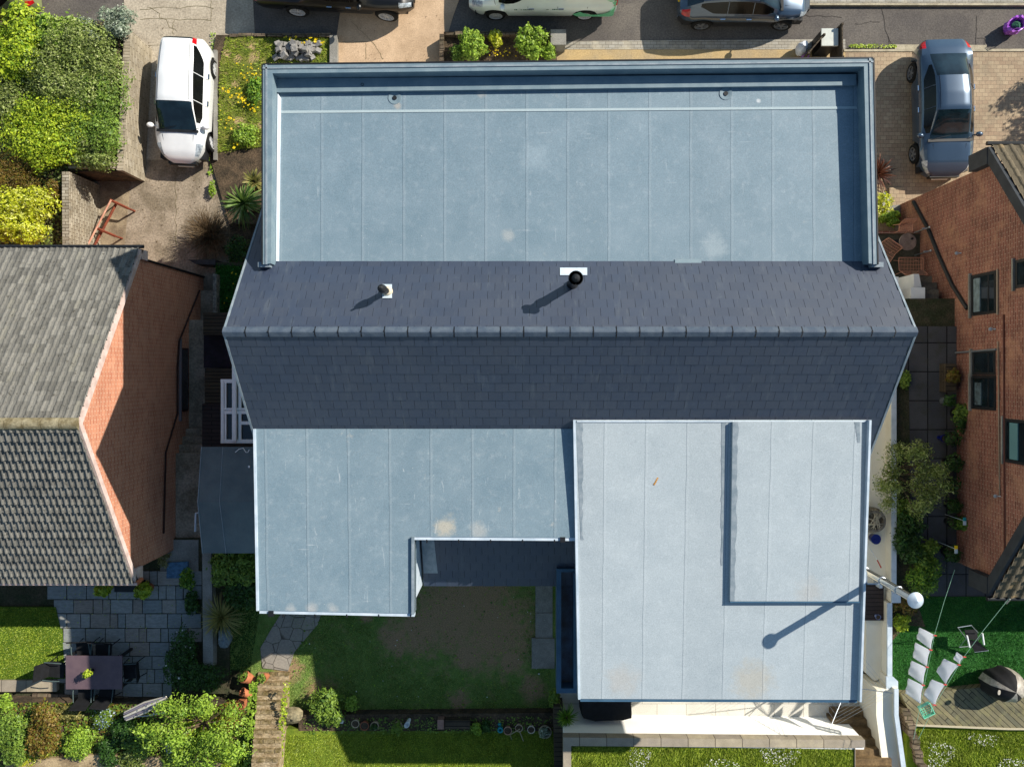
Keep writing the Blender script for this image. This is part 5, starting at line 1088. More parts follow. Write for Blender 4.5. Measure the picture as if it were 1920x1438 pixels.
# dandelion bed planting
grass('rough grass in the dandelion bed', [(424, 70), (616, 72), (614, 118), (500, 120), (498, 275), (408, 290), (412, 120)], .12, 4200, .08, 'grassy', .014, holes=[(P(600, 100, 0).x, P(600, 100, 0).y, .01), (P(470, 110, 0).x, P(470, 110, 0).y, .4), (P(478, 130, 0).x, P(470, 135, 0).y, .35), (P(450, 228, 0).x, P(450, 228, 0).y, .3)])
dots('dandelions in the bed by the white car', 'dandelions', [(430, 80), (470, 90), (496, 150), (490, 280), (415, 280), (414, 150)], .22, 90, .035, 'yellowf', .08, cluster=3)
dots('dandelions beside the heap of setts', 'dandelions', [(520, 70), (612, 72), (612, 84), (520, 80)], .22, 26, .035, 'yellowf', .06)
shrub('weed_clump', 'leafy weed clump between the white car and the parapet', 462, 252, .12, .45, .42, .35, 'bright', 1600, .04, cat='weeds')
shrub('weed_clump', 'bright leafy weeds right against the parapet wall', 480, 172, .12, .28, .5, .3, 'fern', 1300, .04, cat='weeds')
shrub('weed_clump', 'little green weeds on the drive edge below the white car', 398, 355, .05, .14, .3, .2, 'bright', 500, .03, cat='weeds')
spiky('yucca', 'spiky green yucca between the drive and the dormer wall', 462, 385, .15, .85, 1.6, 'blade', 150, .03, trunk=1.0)
spiky('yucca', 'yellow-tipped spiky plant just above the green yucca', 478, 342, .15, .55, 1.0, 'straw', 90, .028, trunk=.5)
def twiggy(name, label, px, py, z, r, h, n, lm='twig', wd=.011):
    c = P(px, py, z+h*.5); root = thing(name, label, 'shrub', (c.x, c.y, z)); V = []; Fq = []; mb = MB()
    for i in range(n):
        a = random.uniform(0, 6.283); e = random.uniform(.15, 1.4); p = Vector((c.x, c.y, z)); d = Vector((math.cos(a)*math.cos(e), math.sin(a)*math.cos(e), math.sin(e))); ln = r*random.uniform(.7, 1.2)
        for k in range(5):
            q = p+d*ln/5; w2 = wd*(1-.15*k); sd_ = d.cross(Vector((0, 0, 1))).normalized()*w2; b = len(V); V += [p-sd_, p+sd_, q+sd_*.8, q-sd_*.8]; Fq.append((b, b+1, b+2, b+3)); p = q
            d = (d+Vector([random.uniform(-.35, .35) for _ in range(3)])+Vector((0, 0, -.05 if e < .8 else .05))).normalized()
    npmesh('twigs', np.array([tuple(v) for v in V]), np.array(Fq), L[lm], root, uv=False); mb.tube([(c.x, c.y, z-.05), (c.x, c.y, z+.3)], [.05, .03], 7); mb.build('stem', M['bark'], root); return root
twiggy('bare_bush', 'bare twiggy brown bush by the left drive', 388, 440, .1, .95, .9, 1100)
shrub('shrub', 'dark shaded greenery at the foot of the left gable end', 448, 470, .1, .45, .6, .6, 'deep', 1500, .04)
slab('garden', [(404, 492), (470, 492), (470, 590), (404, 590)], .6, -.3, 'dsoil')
grass('shaded green bank beside the slate verge', [(406, 500), (468, 500), (455, 586), (406, 586)], .6, 3500, .12, 'grassd', .02); dots('yellow flowers on the shaded bank', 'flowers', [(408, 505), (450, 505), (440, 580), (408, 580)], .7, 9, .03, 'yellowf', .05)
mb = MB(); mb.prism([P(a, b, .95) for a, b in rect(399, 514, 406, 586)], -.2); one('garden_wall', 'thin pale-topped wall beside the shaded green bank', 'wall', mb, mat('lichen_concrete', (150, 146, 136), (84, 80, 74), scale=7, var=.3))
mb = MB(); mb.prism([P(a, b, .7) for a, b in [(352, 487), (404, 487), (404, 497), (366, 495)]], -.2); one('garden_wall', 'stub of dark stone wall across the end of the left drive', 'wall', mb, mat('dark_stone_wall', (66, 62, 64), (48, 44, 46), scale=5, var=.4))
# deck boxes in the alley, porch, shed
slab('decking', rect(381, 586, 520, 628), 2.35, .4, brickmat('alley_boards', (86, 76, 60), (66, 58, 48), (24, 20, 16), 3., .11, .014, tone=.4), 'structure')
slab('decking', rect(382, 628.5, 520, 690), 1.9, .4, mat('painted_void_shade', (24, 22, 30), (40, 34, 48), scale=4, var=.3), 'structure')  # dark slab paints the shaded void between the boarded decks
slab('decking', rect(384, 690.5, 520, 756), 2.3, .4, bpy.data.materials['alley_boards'], 'structure'); slab('decking', rect(379, 756.5, 520, 838), 2.25, .4, 'deckd', 'structure')
pc = P(445, 770, 3.7); por = thing('glazed_porch', 'white-framed glazed side porch under the slate eaves', 'porch', (pc.x, pc.y, 2.2)); mb = MB()
def bar(mb, x0, y0, x1, y1, z=3.8, th=.07): mb.prism([P(a, b, z) for a, b in rect(x0, y0, x1, y1)], z-th)
for r_ in ((414, 711, 419.5, 831), (476, 700, 500, 829), (420, 711, 475, 718), (420, 824, 475, 831), (420, 765, 475, 769), (420, 770, 475, 776)): bar(mb, *r_)
bar(mb, 435, 683, 442, 827, 3.9, .14); bar(mb, 421, 718, 424, 765); bar(mb, 421, 776, 424, 824); bar(mb, 447, 718, 452, 765); bar(mb, 447, 776, 452, 824); bar(mb, 452, 790, 475, 796)
for x_, y_ in ((416, 714), (416, 828)): q = P(x_, y_, 3.73); mb.box(q.x-.04, q.x+.04, q.y-.04, q.y+.04, 2.2, 3.73)
mb.build('frame', M['white'], por); mb = MB(); mb.prism([P(a, b, 3.72) for a, b in rect(419, 717, 480, 826)], 3.7); mb.build('pane', M['glass'], por)
sh = thing('shed', 'dark felt-roofed shed between the two houses', 'shed', (-8, -3.7, 2)); mb = MB()
ya, yr_, yb = P(480, 838, 4.15).y, P(480, 941, 4.45).y, P(480, 1037, 4.15).y; xa = P(378, 838, 4.15).x
def roofx(px, py, z): return P(px, py, z)
A = [P(378, 838, 4.15), P(371, 941, 4.45), P(380, 1037, 4.12)]; B = [Vector((-6.0, a_.y, a_.z)) for a_ in A]; mid = [P(418, 838, 4.15), P(412, 941, 4.45), P(424, 1037, 4.12)]
V = []
for t in (0, -.06): V += [Vector((p.x, p.y, p.z+t)) for p in A+B]
mb.add(V, [(0, 1, 4, 3), (1, 2, 5, 4), (6, 9, 10, 7), (7, 10, 11, 8), (0, 6, 7, 1), (1, 7, 8, 2), (3, 4, 10, 9), (4, 5, 11, 10), (0, 3, 9, 6), (2, 8, 11, 5)]); mb.build('roof', M['shedfelt'], sh)
mb = MB(); mb.tube([p+Vector((0, 0, .006)) for p in mid], .012, 5); mb.tube([p+Vector((0, 0, .008)) for p in A], .015, 5); mb.build('felt_seam', M['flash'], sh)
mb = MB(); mb.add([(x, y, z) for x in (A[0].x+.08, -6.1) for y, z in ((ya-.08, 4.0), (yr_, 4.33), (yb+.08, 4.0), (yb+.08, 2), (ya-.08, 2))], [(0, 1, 2, 3, 4), (9, 8, 7, 6, 5), (0, 5, 6, 1), (1, 6, 7, 2), (2, 7, 8, 3), (4, 9, 5, 0)]); mb.build('wall', M['deckd'], sh)
mb = MB(); mb.tube([P(372, 961, 4.0), P(367, 962, 3.9), P(366, 996, 3.8)], .03, 8); mb.build('gutter_pipe', M['whitetrim'], sh)
mb = MB(); mb.tube([P(441, 848, 4.22), P(448, 842, 4.23), P(456, 840, 4.23), P(461, 848, 4.24), P(465, 848, 4.24), P(467, 843, 4.24)], .011, 6); one('cable_offcut', 'curly scrap of white cable lying on the shed roof', 'cable', mb, 'white')
mb = MB(); c = P(467, 875, 4.3); mb.box(c.x-.03, c.x+.02, c.y-.03, c.y+.03, 4.27, 4.3); one('scrap', 'tiny white scrap on the shed roof near the dormer edge', 'scrap', mb, 'white')
# left garden ------------------------------------------------------------------------
GZL = 2.42
tc = P(176, 1262, 3.15); tbl = thing('garden_table', 'large rectangular plum-brown table on the stone patio', 'table', (tc.x, tc.y, GZL)); q = [P(a, b, 3.15) for a, b in rect(123, 1229, 229, 1292)]
mb = MB(); mb.prism(q, 3.11); mb.build('tabletop', M['plum'], tbl, bevel=.008)
for i in range(4):
    v = q[i]+(tc-q[i])*.08; mb = MB(); mb.box(v.x-.035, v.x+.035, v.y-.035, v.y+.035, GZL, 3.11); mb.build('leg', M['dark'], tbl)
def gchair(label, px, py, rot, group='black chairs round the plum-brown table'):
    c = P(px, py, 2.9); r = thing('garden_chair', label, 'chair', (c.x, c.y, GZL), rot, group); mb = MB(); mb.box(-.24, .24, -.22, .24, .42, .45); mb.build('seat', M['black'], r, world=False)
    mb = MB(); mb.add([(-.24, .24, .45), (.24, .24, .45), (.25, .40, .95), (-.25, .40, .95), (-.24, .27, .45), (.24, .27, .45), (.25, .43, .95), (-.25, .43, .95)], [(0, 3, 2, 1), (4, 5, 6, 7), (0, 1, 5, 4), (2, 3, 7, 6), (1, 2, 6, 5), (3, 0, 4, 7)]); mb.build('backrest', M['black'], r, world=False)
    for sx in (-1, 1):
        mb = MB(); mb.tube([(sx*.27, -.2, .62), (sx*.28, 0, .66), (sx*.27, .3, .66)], .016, 6); mb.build('armrest', mat('dull_green_metal', (70, 84, 84), var=.1) if 'dull_green_metal' not in bpy.data.materials else bpy.data.materials['dull_green_metal'], r, world=False)
        for sy in (-1, 1): mb = MB(); mb.tube([(sx*.23, sy*.2, .43), (sx*.26, sy*.25, 0)], .014, 6); mb.build('leg', M['dark'], r, world=False)
    return r
gchair('black chair at the top left side of the plum table', 157, 1220, .08); gchair('black chair at the top right side of the plum table', 193, 1222, -.06); gchair('black chair at the right end of the plum table', 244, 1258, -math.pi/2+.1); gchair('black chair at the left end, by the sunny lawn', 106, 1256, math.pi/2-.1); gchair('black chair below the plum table by the brown bush', 160, 1294, math.pi); gchair('black chair below the plum table by the folded parasol', 200, 1292, math.pi-.1)
def potplant(label, px, py, z, r, h, m, lm, n=420, name='potted_plant', ls=.035, ph=.25, group=None, crown=1.3, cat='potted plant'):
    c = P(px, py, z+h); root = thing(name, label, cat, (c.x, c.y, z), 0, group); mb = MB(); mb.lathe([(r*.7, 0), (r*.95, h*.85), (r*1.05, h*.86), (r*1.05, h), (r*.92, h), (r*.9, h*.85), (.0001, h*.83)], 18, Tr(c.x, c.y, z)); mb.build('pot', M[m] if isinstance(m, str) else m, root, smooth=40)
    mb = MB(); mb.lathe([(r*.9, h*.86), (.0001, h*.88)], 14, Tr(c.x, c.y, z)); mb.build('soil', M['soil'], root)
    if n:
        p, nr = blob_points([(c.x, c.y, z+h+ph*.4, r*crown, r*crown, ph)], n); V, Fq = leaf_arrays(p, nr, ls); npmesh('foliage', V, Fq, L[lm], root, uv=False)
    return root
potplant('leafy pot plant standing on the plum-brown table', 168, 1260, 3.155, .09, .15, 'dark', 'lime', 260, ls=.03, ph=.2)
potplant('bright spiky-leaved potted plant under the tiled eaves', 198, 1102, GZL, .17, .3, 'terra', 'lime', 700, ls=.06, ph=.25)
potplant('brightest potted plant right of the dark trough', 273, 1105, GZL, .18, .3, 'terra', 'lime', 800, ls=.06, ph=.25)
mb = MB(); mb.prism([P(a, b, 2.8) for a, b in rect(214, 1092, 262, 1110)], GZL); one('trough', 'black rectangular trough between two bright potted plants', 'planter', mb, 'dark', bevel=.01)
shrub('shrub', 'straw-coloured grassy plant by the corner of the brick gable', 308, 1045, 2.4, .22, .3, .4, 'straw', 700, .04, asp=.2)
slab('manhole_cover', [(313, 1055), (352, 1053), (352, 1083), (312, 1084)], 2.44, 2.3, mat('blue_cover', (92, 134, 168), (70, 104, 134), scale=9, var=.3), None, 'worn blue-painted square cover on the grey slabs', 'manhole cover')
pr = thing('parasol', 'folded pale striped parasol lying over the border', 'parasol', tuple(P(275, 1325, 3.0))); mb = MB(); e0, e1 = P(312, 1308, 3.7), P(236, 1342, 3.3)
for k in range(9):
    a_ = 2*math.pi*k/9; off = Vector((-.3, .95, 0)).normalized()*math.cos(a_)*.13+Vector((0, 0, math.sin(a_)*.1)); m_ = (e0+e1)/2; mb.tube([e0+off*.3, m_+off, e1+off*.9], [.02, .045, .03], 6, m=k % 2)
mb.build('canopy', [mat('cream_canvas', (206, 200, 186), var=.1), mat('violet_grey_canvas', (128, 122, 136), var=.1)], pr, smooth=50)
mb = MB(); mb.tube([P(232, 1344, 3.1), P(275, 1341, 3.15), P(318, 1333, 3.2)], .022, 8); mb.tube([P(285, 1340, 3.1), P(300, 1322, 3.5)], .014, 6); mb.build('pole', M['silver'], pr)
for a_ in ((24, 1385, .8, .8, .75, 'mid', 4800, 'dense green bush in the bottom left corner'), (85, 1372, .62, .85, .8, 'brown', 5200, 'brownish-green rounded bush beside the corner bush'), (150, 1392, .5, .55, .5, 'bright', 2600, 'vivid green low bush under the blue flowers'), (205, 1408, .4, .45, .5, 'deep', 1900, 'dark green bush at the bottom edge left of the tangled shrub'), (10, 1318, .25, .3, .35, 'bright', 800, 'small leafy plant on the left edge stonework'), (232, 1372, .5, .5, .5, 'deep', 2200, 'shaded bush beneath the folded parasol'), (262, 1392, .6, .5, .45, 'mid', 3600, 'leafy green filler bush between the shaded bush and tangled tree'), (250, 1425, .55, .3, .35, 'olive', 1800, 'low olive ground bush on the bottom edge by the sandy path'), (428, 1340, .4, .5, .35, 'brown', 1600, 'low bronze bush between the tangled tree and the clay pots'), (330, 1425, .5, .3, .35, 'mid', 1600, 'green bush at the bottom edge under the tangled tree'), (60, 1422, .5, .25, .25, 'gold', 900, 'yellow-green fringe at the bottom left edge'), (128, 1338, .5, .25, .3, 'straw', 1200, 'dry straw-coloured plant below the table'), (440, 1425, .5, .35, .4, 'lime', 1800, 'sunny low bush at the foot of the garden steps')):
    shrub('shrub', a_[7], a_[0], a_[1], 2.75, a_[2], a_[3], a_[4], a_[5], a_[6], .034)
shrub('flowering_plant', 'pale blue flowering plant left of the folded parasol', 196, 1346, 2.75, .36, .28, .35, 'mid', 1000, .03, extra=('bluef', 240, .022), cat='plant')
shrub('flowering_plant', 'small pale blue flower head in the bottom border', 319, 1401, 2.9, .14, .16, .3, 'mid', 160, .03, extra=('bluef', 110, .022), cat='plant')
# tangled shrub with limbs
def limbed(name, label, px, py, z, rx, ry, h, lm, n, size, limbs, cat='tree', low=-.2, shell=.6, lobes=10, group=None, asp=.5, spread=.8):
    c = P(px, py, z+h*.6); root = thing(name, label, cat, (c.x, c.y, z), 0, group); bl = []; mb = MB()
    mb.tube([(c.x, c.y, z-.1), (c.x+.05, c.y, z+h*.3), (c.x, c.y+.03, z+h*.5)], [.07, .06, .045], 8); mb.build('trunk', M['bark'], root, smooth=60)
    for k in range(limbs):
        a = 2*math.pi*k/limbs+random.uniform(-.3, .3); e = (c.x+rx*spread*math.cos(a)*random.uniform(.6, 1.1), c.y+ry*spread*math.sin(a)*random.uniform(.6, 1.1), z+h*random.uniform(.5, .95)); mid_ = ((c.x*1.2+e[0]*.8)/2, (c.y*1.2+e[1]*.8)/2, z+h*random.uniform(.5, .75))
        mb = MB(); mb.tube([(c.x, c.y, z+h*.4), mid_, e, (e[0]+(e[0]-c.x)*.25, e[1]+(e[1]-c.y)*.25, e[2]+.05)], [.035, .024, .014, .006], 6)
        for j in range(3): q = (e[0]+random.uniform(-.3, .3)*rx, e[1]+random.uniform(-.3, .3)*ry, e[2]+random.uniform(-.1, .15)); mb.tube([mid_, ((mid_[0]+q[0])/2, (mid_[1]+q[1])/2, (mid_[2]+q[2])/2+.05), q], [.014, .01, .005], 5)
        mb.build('branch', M['bark'], root, smooth=60)
        for j in range(max(1, lobes//limbs+1)): bl.append((e[0]+random.uniform(-.35, .35)*rx, e[1]+random.uniform(-.35, .35)*ry, e[2]+random.uniform(-.12, .1)*h, rx*random.uniform(.2, .36), ry*random.uniform(.2, .36), h*random.uniform(.14, .24)))
    p, nr = blob_points(bl, n, low, shell); V, Fq = leaf_arrays(p, nr, size, asp); npmesh('crown', V, Fq, L[lm], root, uv=False)
    return root
limbed('tree', 'bright green tangled small tree beside the garden steps', 376, 1362, 2.8, 1.4, 1.1, 1.6, 'bright', 8500, .038, 8, lobes=24)
shrub('shrub', 'bright undergrowth beneath the tangled small tree', 380, 1385, 2.75, 1.0, .85, .6, 'lime', 5200, .036)
shrub('shrub', 'dark ivy mass between patio and concrete strip wall', 345, 1235, 2.45, .62, 1.0, .75, 'deep', 5200, .036, extra=('whitef', 16, .025))
shrub('shrub', 'shaded green mass just above the tangled tree', 385, 1268, 2.6, .8, .45, .7, 'deep', 3000, .036)
shrub('shrub', 'leafy green plant at the patio edge near the blue cover', 352, 1085, 2.4, .25, .35, .5, 'fern', 1000, .04)
shrub('shrub', 'dark hosta clump against the concrete strip wall', 360, 1128, 2.4, .25, .4, .35, 'deep', 900, .05)
shrub('shrub', 'dense green bush under the bottom edge of the shed roof', 436, 1062, 2.6, .85, .6, .9, 'mid', 5600, .045)
shrub('shrub', 'green bush against the white dormer edge below the shed', 452, 1110, 2.6, .55, .5, .7, 'deep', 2600, .045)
spiky('grass_clump', 'pale arching grass clump over the concrete strip wall', 412, 1160, 2.9, .85, .7, 'straw', 230, .011, trunk=.1)
mb = MB(); c = P(420, 1196, 3.1); mb.ball((c.x, c.y, 3.0), .2, .34, .25, 12, 9, .09); one('rock', 'blue-grey rock beside the pale grass clump', 'rock', mb, 'rockb', 25)
mb = MB(); c = P(546, 1343, 3.1); mb.ball((c.x, c.y, 3.0), .33, .24, .24, 13, 9, .1); one('rock', 'large lichen-covered rock at the top of the lawn steps', 'rock', mb, 'rock', 25)
for lb, px, py, tl_, r in (('plump terracotta pot lying tilted with ivy spilling out', 465, 1274, .9, .17), ('small terracotta pot at the head of the garden steps', 495, 1271, .2, .13), ('empty tan clay pot tipped towards the tangled tree', 461, 1303, 1.0, .12)):
    c = P(px, py, 2.9); rt = thing('plant_pot', lb, 'pot', (c.x, c.y, 2.6)); Mx = Tr(c.x, c.y, 2.8)@Rz(2.4)@Matrix.Rotation(tl_, 4, 'Y'); mb = MB(); mb.lathe([(r*.6, -.16), (r*.95, .02), (r, .14), (r*1.1, .15), (r*1.1, .2), (r*.93, .2), (r*.85, .0), (.0001, -.02)], 20, Mx); mb.build('pot', M['terra'], rt, smooth=40)
    if 'empty' not in lb:
        q = Mx@Vector((0, 0, .22)); p, nr = blob_points([(q.x, q.y, q.z, r*1.1, r*1.1, .12)], 260); V, Fq = leaf_arrays(p, nr, .03); npmesh('foliage', V, Fq, L['mid'], rt, uv=False)
mb = MB(); 
for r_ in ((443, 1317, 456, 1319), (443, 1328, 456, 1330), (443, 1319, 445, 1328), (454, 1319, 456, 1328)): mb.prism([P(a, b, 3.05) for a, b in rect(*r_)], 2.7)
one('planter', 'square open terracotta planter beside the garden steps', 'planter', mb, 'terra')
shrub('shrub', 'dark fern and honeysuckle clump at the lawn bank', 612, 1328, 2.75, .62, .55, .55, 'mid', 2600, .045)
spiky('fern', 'long-fronded bright fern leaning over the lawn bank', 606, 1320, 2.75, .6, .5, 'fern', 70, .03)
shrub('shrub', 'small leafy plant at the right of the fern clump', 660, 1318, 2.75, .25, .25, .3, 'bright', 600, .035)
# row of pots
def ringpot(label, px, py, r, m, z=UZ, plant=None, n=0): return potplant(label, px, py, z, r, .22, m, plant or 'mid', n, name='plant_pot', ph=.12, cat='pot', crown=.9)
potm = mat('aged_stone_pot', (206, 188, 160), (176, 158, 132), scale=8, var=.2)
ringpot('weathered stone pot at the left of the row of pots', 666, 1357, .115, potm); ringpot('reddish terracotta pot second in the row', 683, 1361, .13, mat('red_clay', (176, 104, 76), (146, 86, 64), scale=8, var=.3)); ringpot('pot with pale metal clips third in the row', 702, 1361, .12, potm, plant='deep', n=120)
potplant('bushy potted herb in the middle of the row', 746, 1361, UZ, .13, .2, potm, 'mid', 600, ls=.03, ph=.25)
rt = thing('plant_pot', 'white oval planter tilted beside the potted herb', 'pot', tuple(P(765, 1354, UZ))); c = P(765, 1354, UZ+.15); mb = MB(); mb.lathe([(.07, -.1), (.1, .05), (.11, .1), (.085, .1), (.07, .0), (.0001, 0)], 18, Tr(*c)@Rz(-.5)@Matrix.Rotation(.5, 4, 'X'), sx=.7, sy=1.4); mb.build('pot', M['white'], rt, smooth=40)
mb = MB(); mb.prism([P(a, b, UZ+.2) for a, b in rect(632, 1349, 643, 1356)], UZ); one('slate_label', 'small white card standing at the left of the pots', 'label', mb, 'white')
mb = MB(); mb.prism([P(a, b, UZ+.25) for a, b in rect(833, 1350, 881, 1366)], UZ); one('timber_sleeper', 'short grey-green sleeper lying right of the clay block', 'sleeper', mb, 'timber', bevel=.01)
mb = MB(); mb.prism([P(a, b, UZ+.28) for a, b in rect(820, 1349, 832, 1367)], UZ); one('clay_block', 'pinkish clay block at the left end of the sleeper', 'block', mb, mat('pink_clay', (158, 124, 110), (140, 108, 98), scale=9, var=.2), bevel=.008)
shrub('small_plant', 'bright young plant right of the sleeper', 893, 1364, UZ, .17, .2, .3, 'bright', 500, .04, cat='plant'); shrub('small_plant', 'dark leafy plant between the bright plant and turquoise pot', 912, 1362, UZ, .17, .2, .25, 'deep', 450, .04, cat='plant')
mb = MB(); c = P(938, 1366, UZ+.1); mb.lathe([(.07, 0), (.09, .12), (.085, .2), (.05, .2), (.04, .1), (.0001, .1)], 16, Tr(c.x, c.y, UZ)); mb.ball((c.x-.02, c.y+.13, UZ+.06), .06, .05, .06); one('watering_pot', 'turquoise plastic watering pot in the row', 'watering can', mb, 'teal', 40)
ringpot('brown-rimmed pot with a pale stone beside the turquoise pot', 952, 1370, .12, mat('brown_pot', (184, 146, 126), var=.2)); ringpot('half-hidden grey pot behind two dead stems', 973, 1365, .11, potm); ringpot('pale-rimmed round pot second from the right end', 996, 1368, .11, mat('pale_rim_pot', (226, 216, 200), (196, 186, 172), scale=7, var=.1)); ringpot('largest round pot with a seedling at the right end of the row', 1022, 1372, .19, potm, plant='sage', n=160)
mb = MB(); mb.tube([P(975, 1366, UZ+.3), P(956, 1377, UZ+.25), P(961, 1389, UZ+.05)], .012, 5); mb.tube([P(974, 1370, UZ+.3), P(982, 1390, UZ+.1), P(986, 1400, UZ+.03)], .014, 5); c = P(986, 1400, UZ+.04); mb.ball(c, .04, .04, .03); one('dead_stems', 'two dead pale stems drooping from the grey pot', 'stems', mb, mat('dry_stalk', (176, 164, 134), var=.2))
spiky('bamboo', 'pale green bamboo clump beside the covered barbecue', 1062, 1345, 3.4, .42, .6, 'fern', 130, .014, trunk=.2, cat='plant'); shrub('shrub', 'small green bush under the blue-grey balcony frame', 1042, 1308, 3.0, .25, .35, .4, 'mid', 900, .035)
# covered barbecue on the terrace
c = P(1136, 1335, 3.6); mb = MB(); q0 = [P(a, b, 3.75) for a, b in [(1092, 1303), (1182, 1303), (1184, 1346), (1168, 1350), (1116, 1352), (1094, 1346)]]; q1 = [(p-Vector((c.x, c.y, 0)))*1 for p in q0]
V = [(p.x, p.y, 3.75+random.uniform(-.02, .02)) for p in q0]+[(c.x+(p.x-c.x)*1.06, c.y+(p.y-c.y)*1.06, 3.5) for p in q0]+[(c.x+(p.x-c.x)*1.1+random.uniform(-.02, .02), c.y+(p.y-c.y)*1.1+random.uniform(-.02, .02), 2.92) for p in q0]; n6 = 6
mb.add(V, [tuple(range(5, -1, -1))]+[(i+6*k, (i+1) % 6+6*k, (i+1) % 6+6*(k+1), i+6*(k+1)) for k in range(2) for i in range(6)]); one('covered_barbecue', 'barbecue under a black fabric cover on the pale patio', 'barbecue', mb, 'black')
# rotary airer
ra = P(1622, 1300, 5.1); rot = thing('rotary_airer', 'rotary clothes airer at the corner of the pale extension', 'clothes airer', (ra.x-.3, ra.y, TZ)); cx_, cy_ = ra.x-.3, ra.y; mb = MB(); mb.tube([(cx_, cy_, TZ), (cx_, cy_, 4.9)], .025, 8); mb.build('pole', M['silver'], rot)
ends = [P(1674, 1299, 5.1), P(1556, 1365, 5.1), P(1500, 1290, 5.1), P(1612, 1225, 5.1)]
for e in ends: mb = MB(); mb.tube([(cx_, cy_, 4.6), e], .012, 6); mb.build('arm', M['silver'], rot)
mb = MB()
for k in range(6):
    t = .45+.55*k/5; pts = [Vector((cx_, cy_, 4.6))+(e-Vector((cx_, cy_, 4.6)))*t for e in ends]
    for i in range(4): mb.tube([pts[i], pts[(i+1) % 4]], .0032, 4, cap=False)
mb.build('line', M['silver'], rot)
# path side: decking landing, pots, mop, big woven pot
mb = MB(); mb.prism([P(a, b, 3.75) for a, b in rect(1585, 1096, 1657, 1163)], 3.6); one('landing', 'dark boarded landing between the extension and cream wall', 'landing', mb, 'deckd')
mb = MB(); 
for z in (3.4, 3.9): mb.tube([P(1600, 1078, z), P(1644, 1078, z)], .012, 6)
mb.box(*[v for v in (P(1635, 1090, 3.5).x, P(1641, 1090, 3.5).x)], P(1635, 1094, 3.5).y, P(1635, 1080, 3.5).y, 3, 4); one('gate_rail', 'thin white rail at the top of the dark landing', 'rail', mb, 'whitetrim')
potplant('small blue and white glazed pot on the corner of the landing', 1647, 1157, 3.76, .075, .16, mat('blue_white_glaze', (150, 165, 200), (40, 60, 130), scale=14, var=.1, rough=.2), 'mid', 0, name='plant_pot', cat='pot')
c = P(1634, 974, 4.0); bk = thing('woven_pot', 'big round grey woven pot under the olive tree', 'pot', (c.x, c.y, 3.6)); mb = MB(); mb.lathe([(.24, 0), (.36, .25), (.38, .45), (.3, .62), (.32, .66), (.25, .66), (.22, .5), (.0001, .48)], 24, Tr(c.x, c.y, 3.6)); mb.build('pot', mat('woven_grey', (150, 142, 128), (96, 90, 80), scale=16, fine=30, var=.4, bump=1), bk, smooth=40)
mb = MB()
for k in range(10): a_ = random.uniform(0, 6.28); b_ = a_+random.uniform(1.8, 4); mb.tube([(c.x+.33*math.cos(a_), c.y+.33*math.sin(a_), 3.6+.6), (c.x+random.uniform(-.1, .1), c.y+random.uniform(-.1, .1), 3.6+.72), (c.x+.33*math.cos(b_), c.y+.33*math.sin(b_), 3.6+.6)], .015, 5)
mb.build('basket_twigs', mat('dry_wicker', (176, 168, 148), var=.2), bk)
mb = MB(); c = P(1622, 1001, 3.1); mb.lathe([(.12, 0), (.15, .25), (.12, .25), (.0001, .2)], 16, Tr(c.x, c.y, 3.62)); one('glazed_pot', 'deep blue glazed pot peeping from under the roof edge', 'pot', mb, 'navy', 40)
br = thing('broom', 'white-handled broom with a red grip leaning on the cream wall', 'broom', tuple(P(1618, 1003, 3.6))); mb = MB(); mb.tube([P(1616, 1003, 3.62), P(1645, 1050, 4.3)], .012, 6); mb.build('handle', M['white'], br); mb = MB(); mb.tube([P(1645, 1050, 4.3), P(1652, 1064, 4.5)], .02, 6); mb.build('grip', mat('red_grip', (190, 84, 66), var=.1), br)
limbed('olive_tree', 'feathery grey-green olive tree leaning over the cream wall', 1690, 893, 3.3, 1.05, 1.05, 2.1, 'olive', 8200, .042, 8, lobes=30, asp=.3, shell=.8)
shrub('shrub', 'dark green shrub just below the olive tree', 1706, 1010, 3.7, .5, .75, .8, 'deep', 3400, .036); shrub('shrub', 'bright ferny shrub beside the flue cap', 1734, 1078, 3.7, .5, .6, .8, 'fern', 3200, .045, asp=.3)
shrub('shrub', 'mid-green shrub between olive tree and bright ferny shrub', 1738, 1040, 3.7, .5, .45, .7, 'mid', 2200, .04)
shrub('shrub', 'low green plant under the olive by the cream wall', 1692, 960, 3.7, .28, .4, .4, 'mid', 1000, .036); shrub('shrub', 'yellow-green small bush at the corner of the lush lawn', 1692, 1168, 3.75, .3, .25, .3, 'lime', 800, .036); shrub('shrub', 'brown dying shrub behind the flue cap', 1700, 1135, 3.75, .38, .32, .35, 'brown', 1000, .036)
shrub('shrub', 'small green plant beside the slate eaves on the charcoal paving', 1698, 712, 3.7, .2, .28, .3, 'mid', 600, .04)
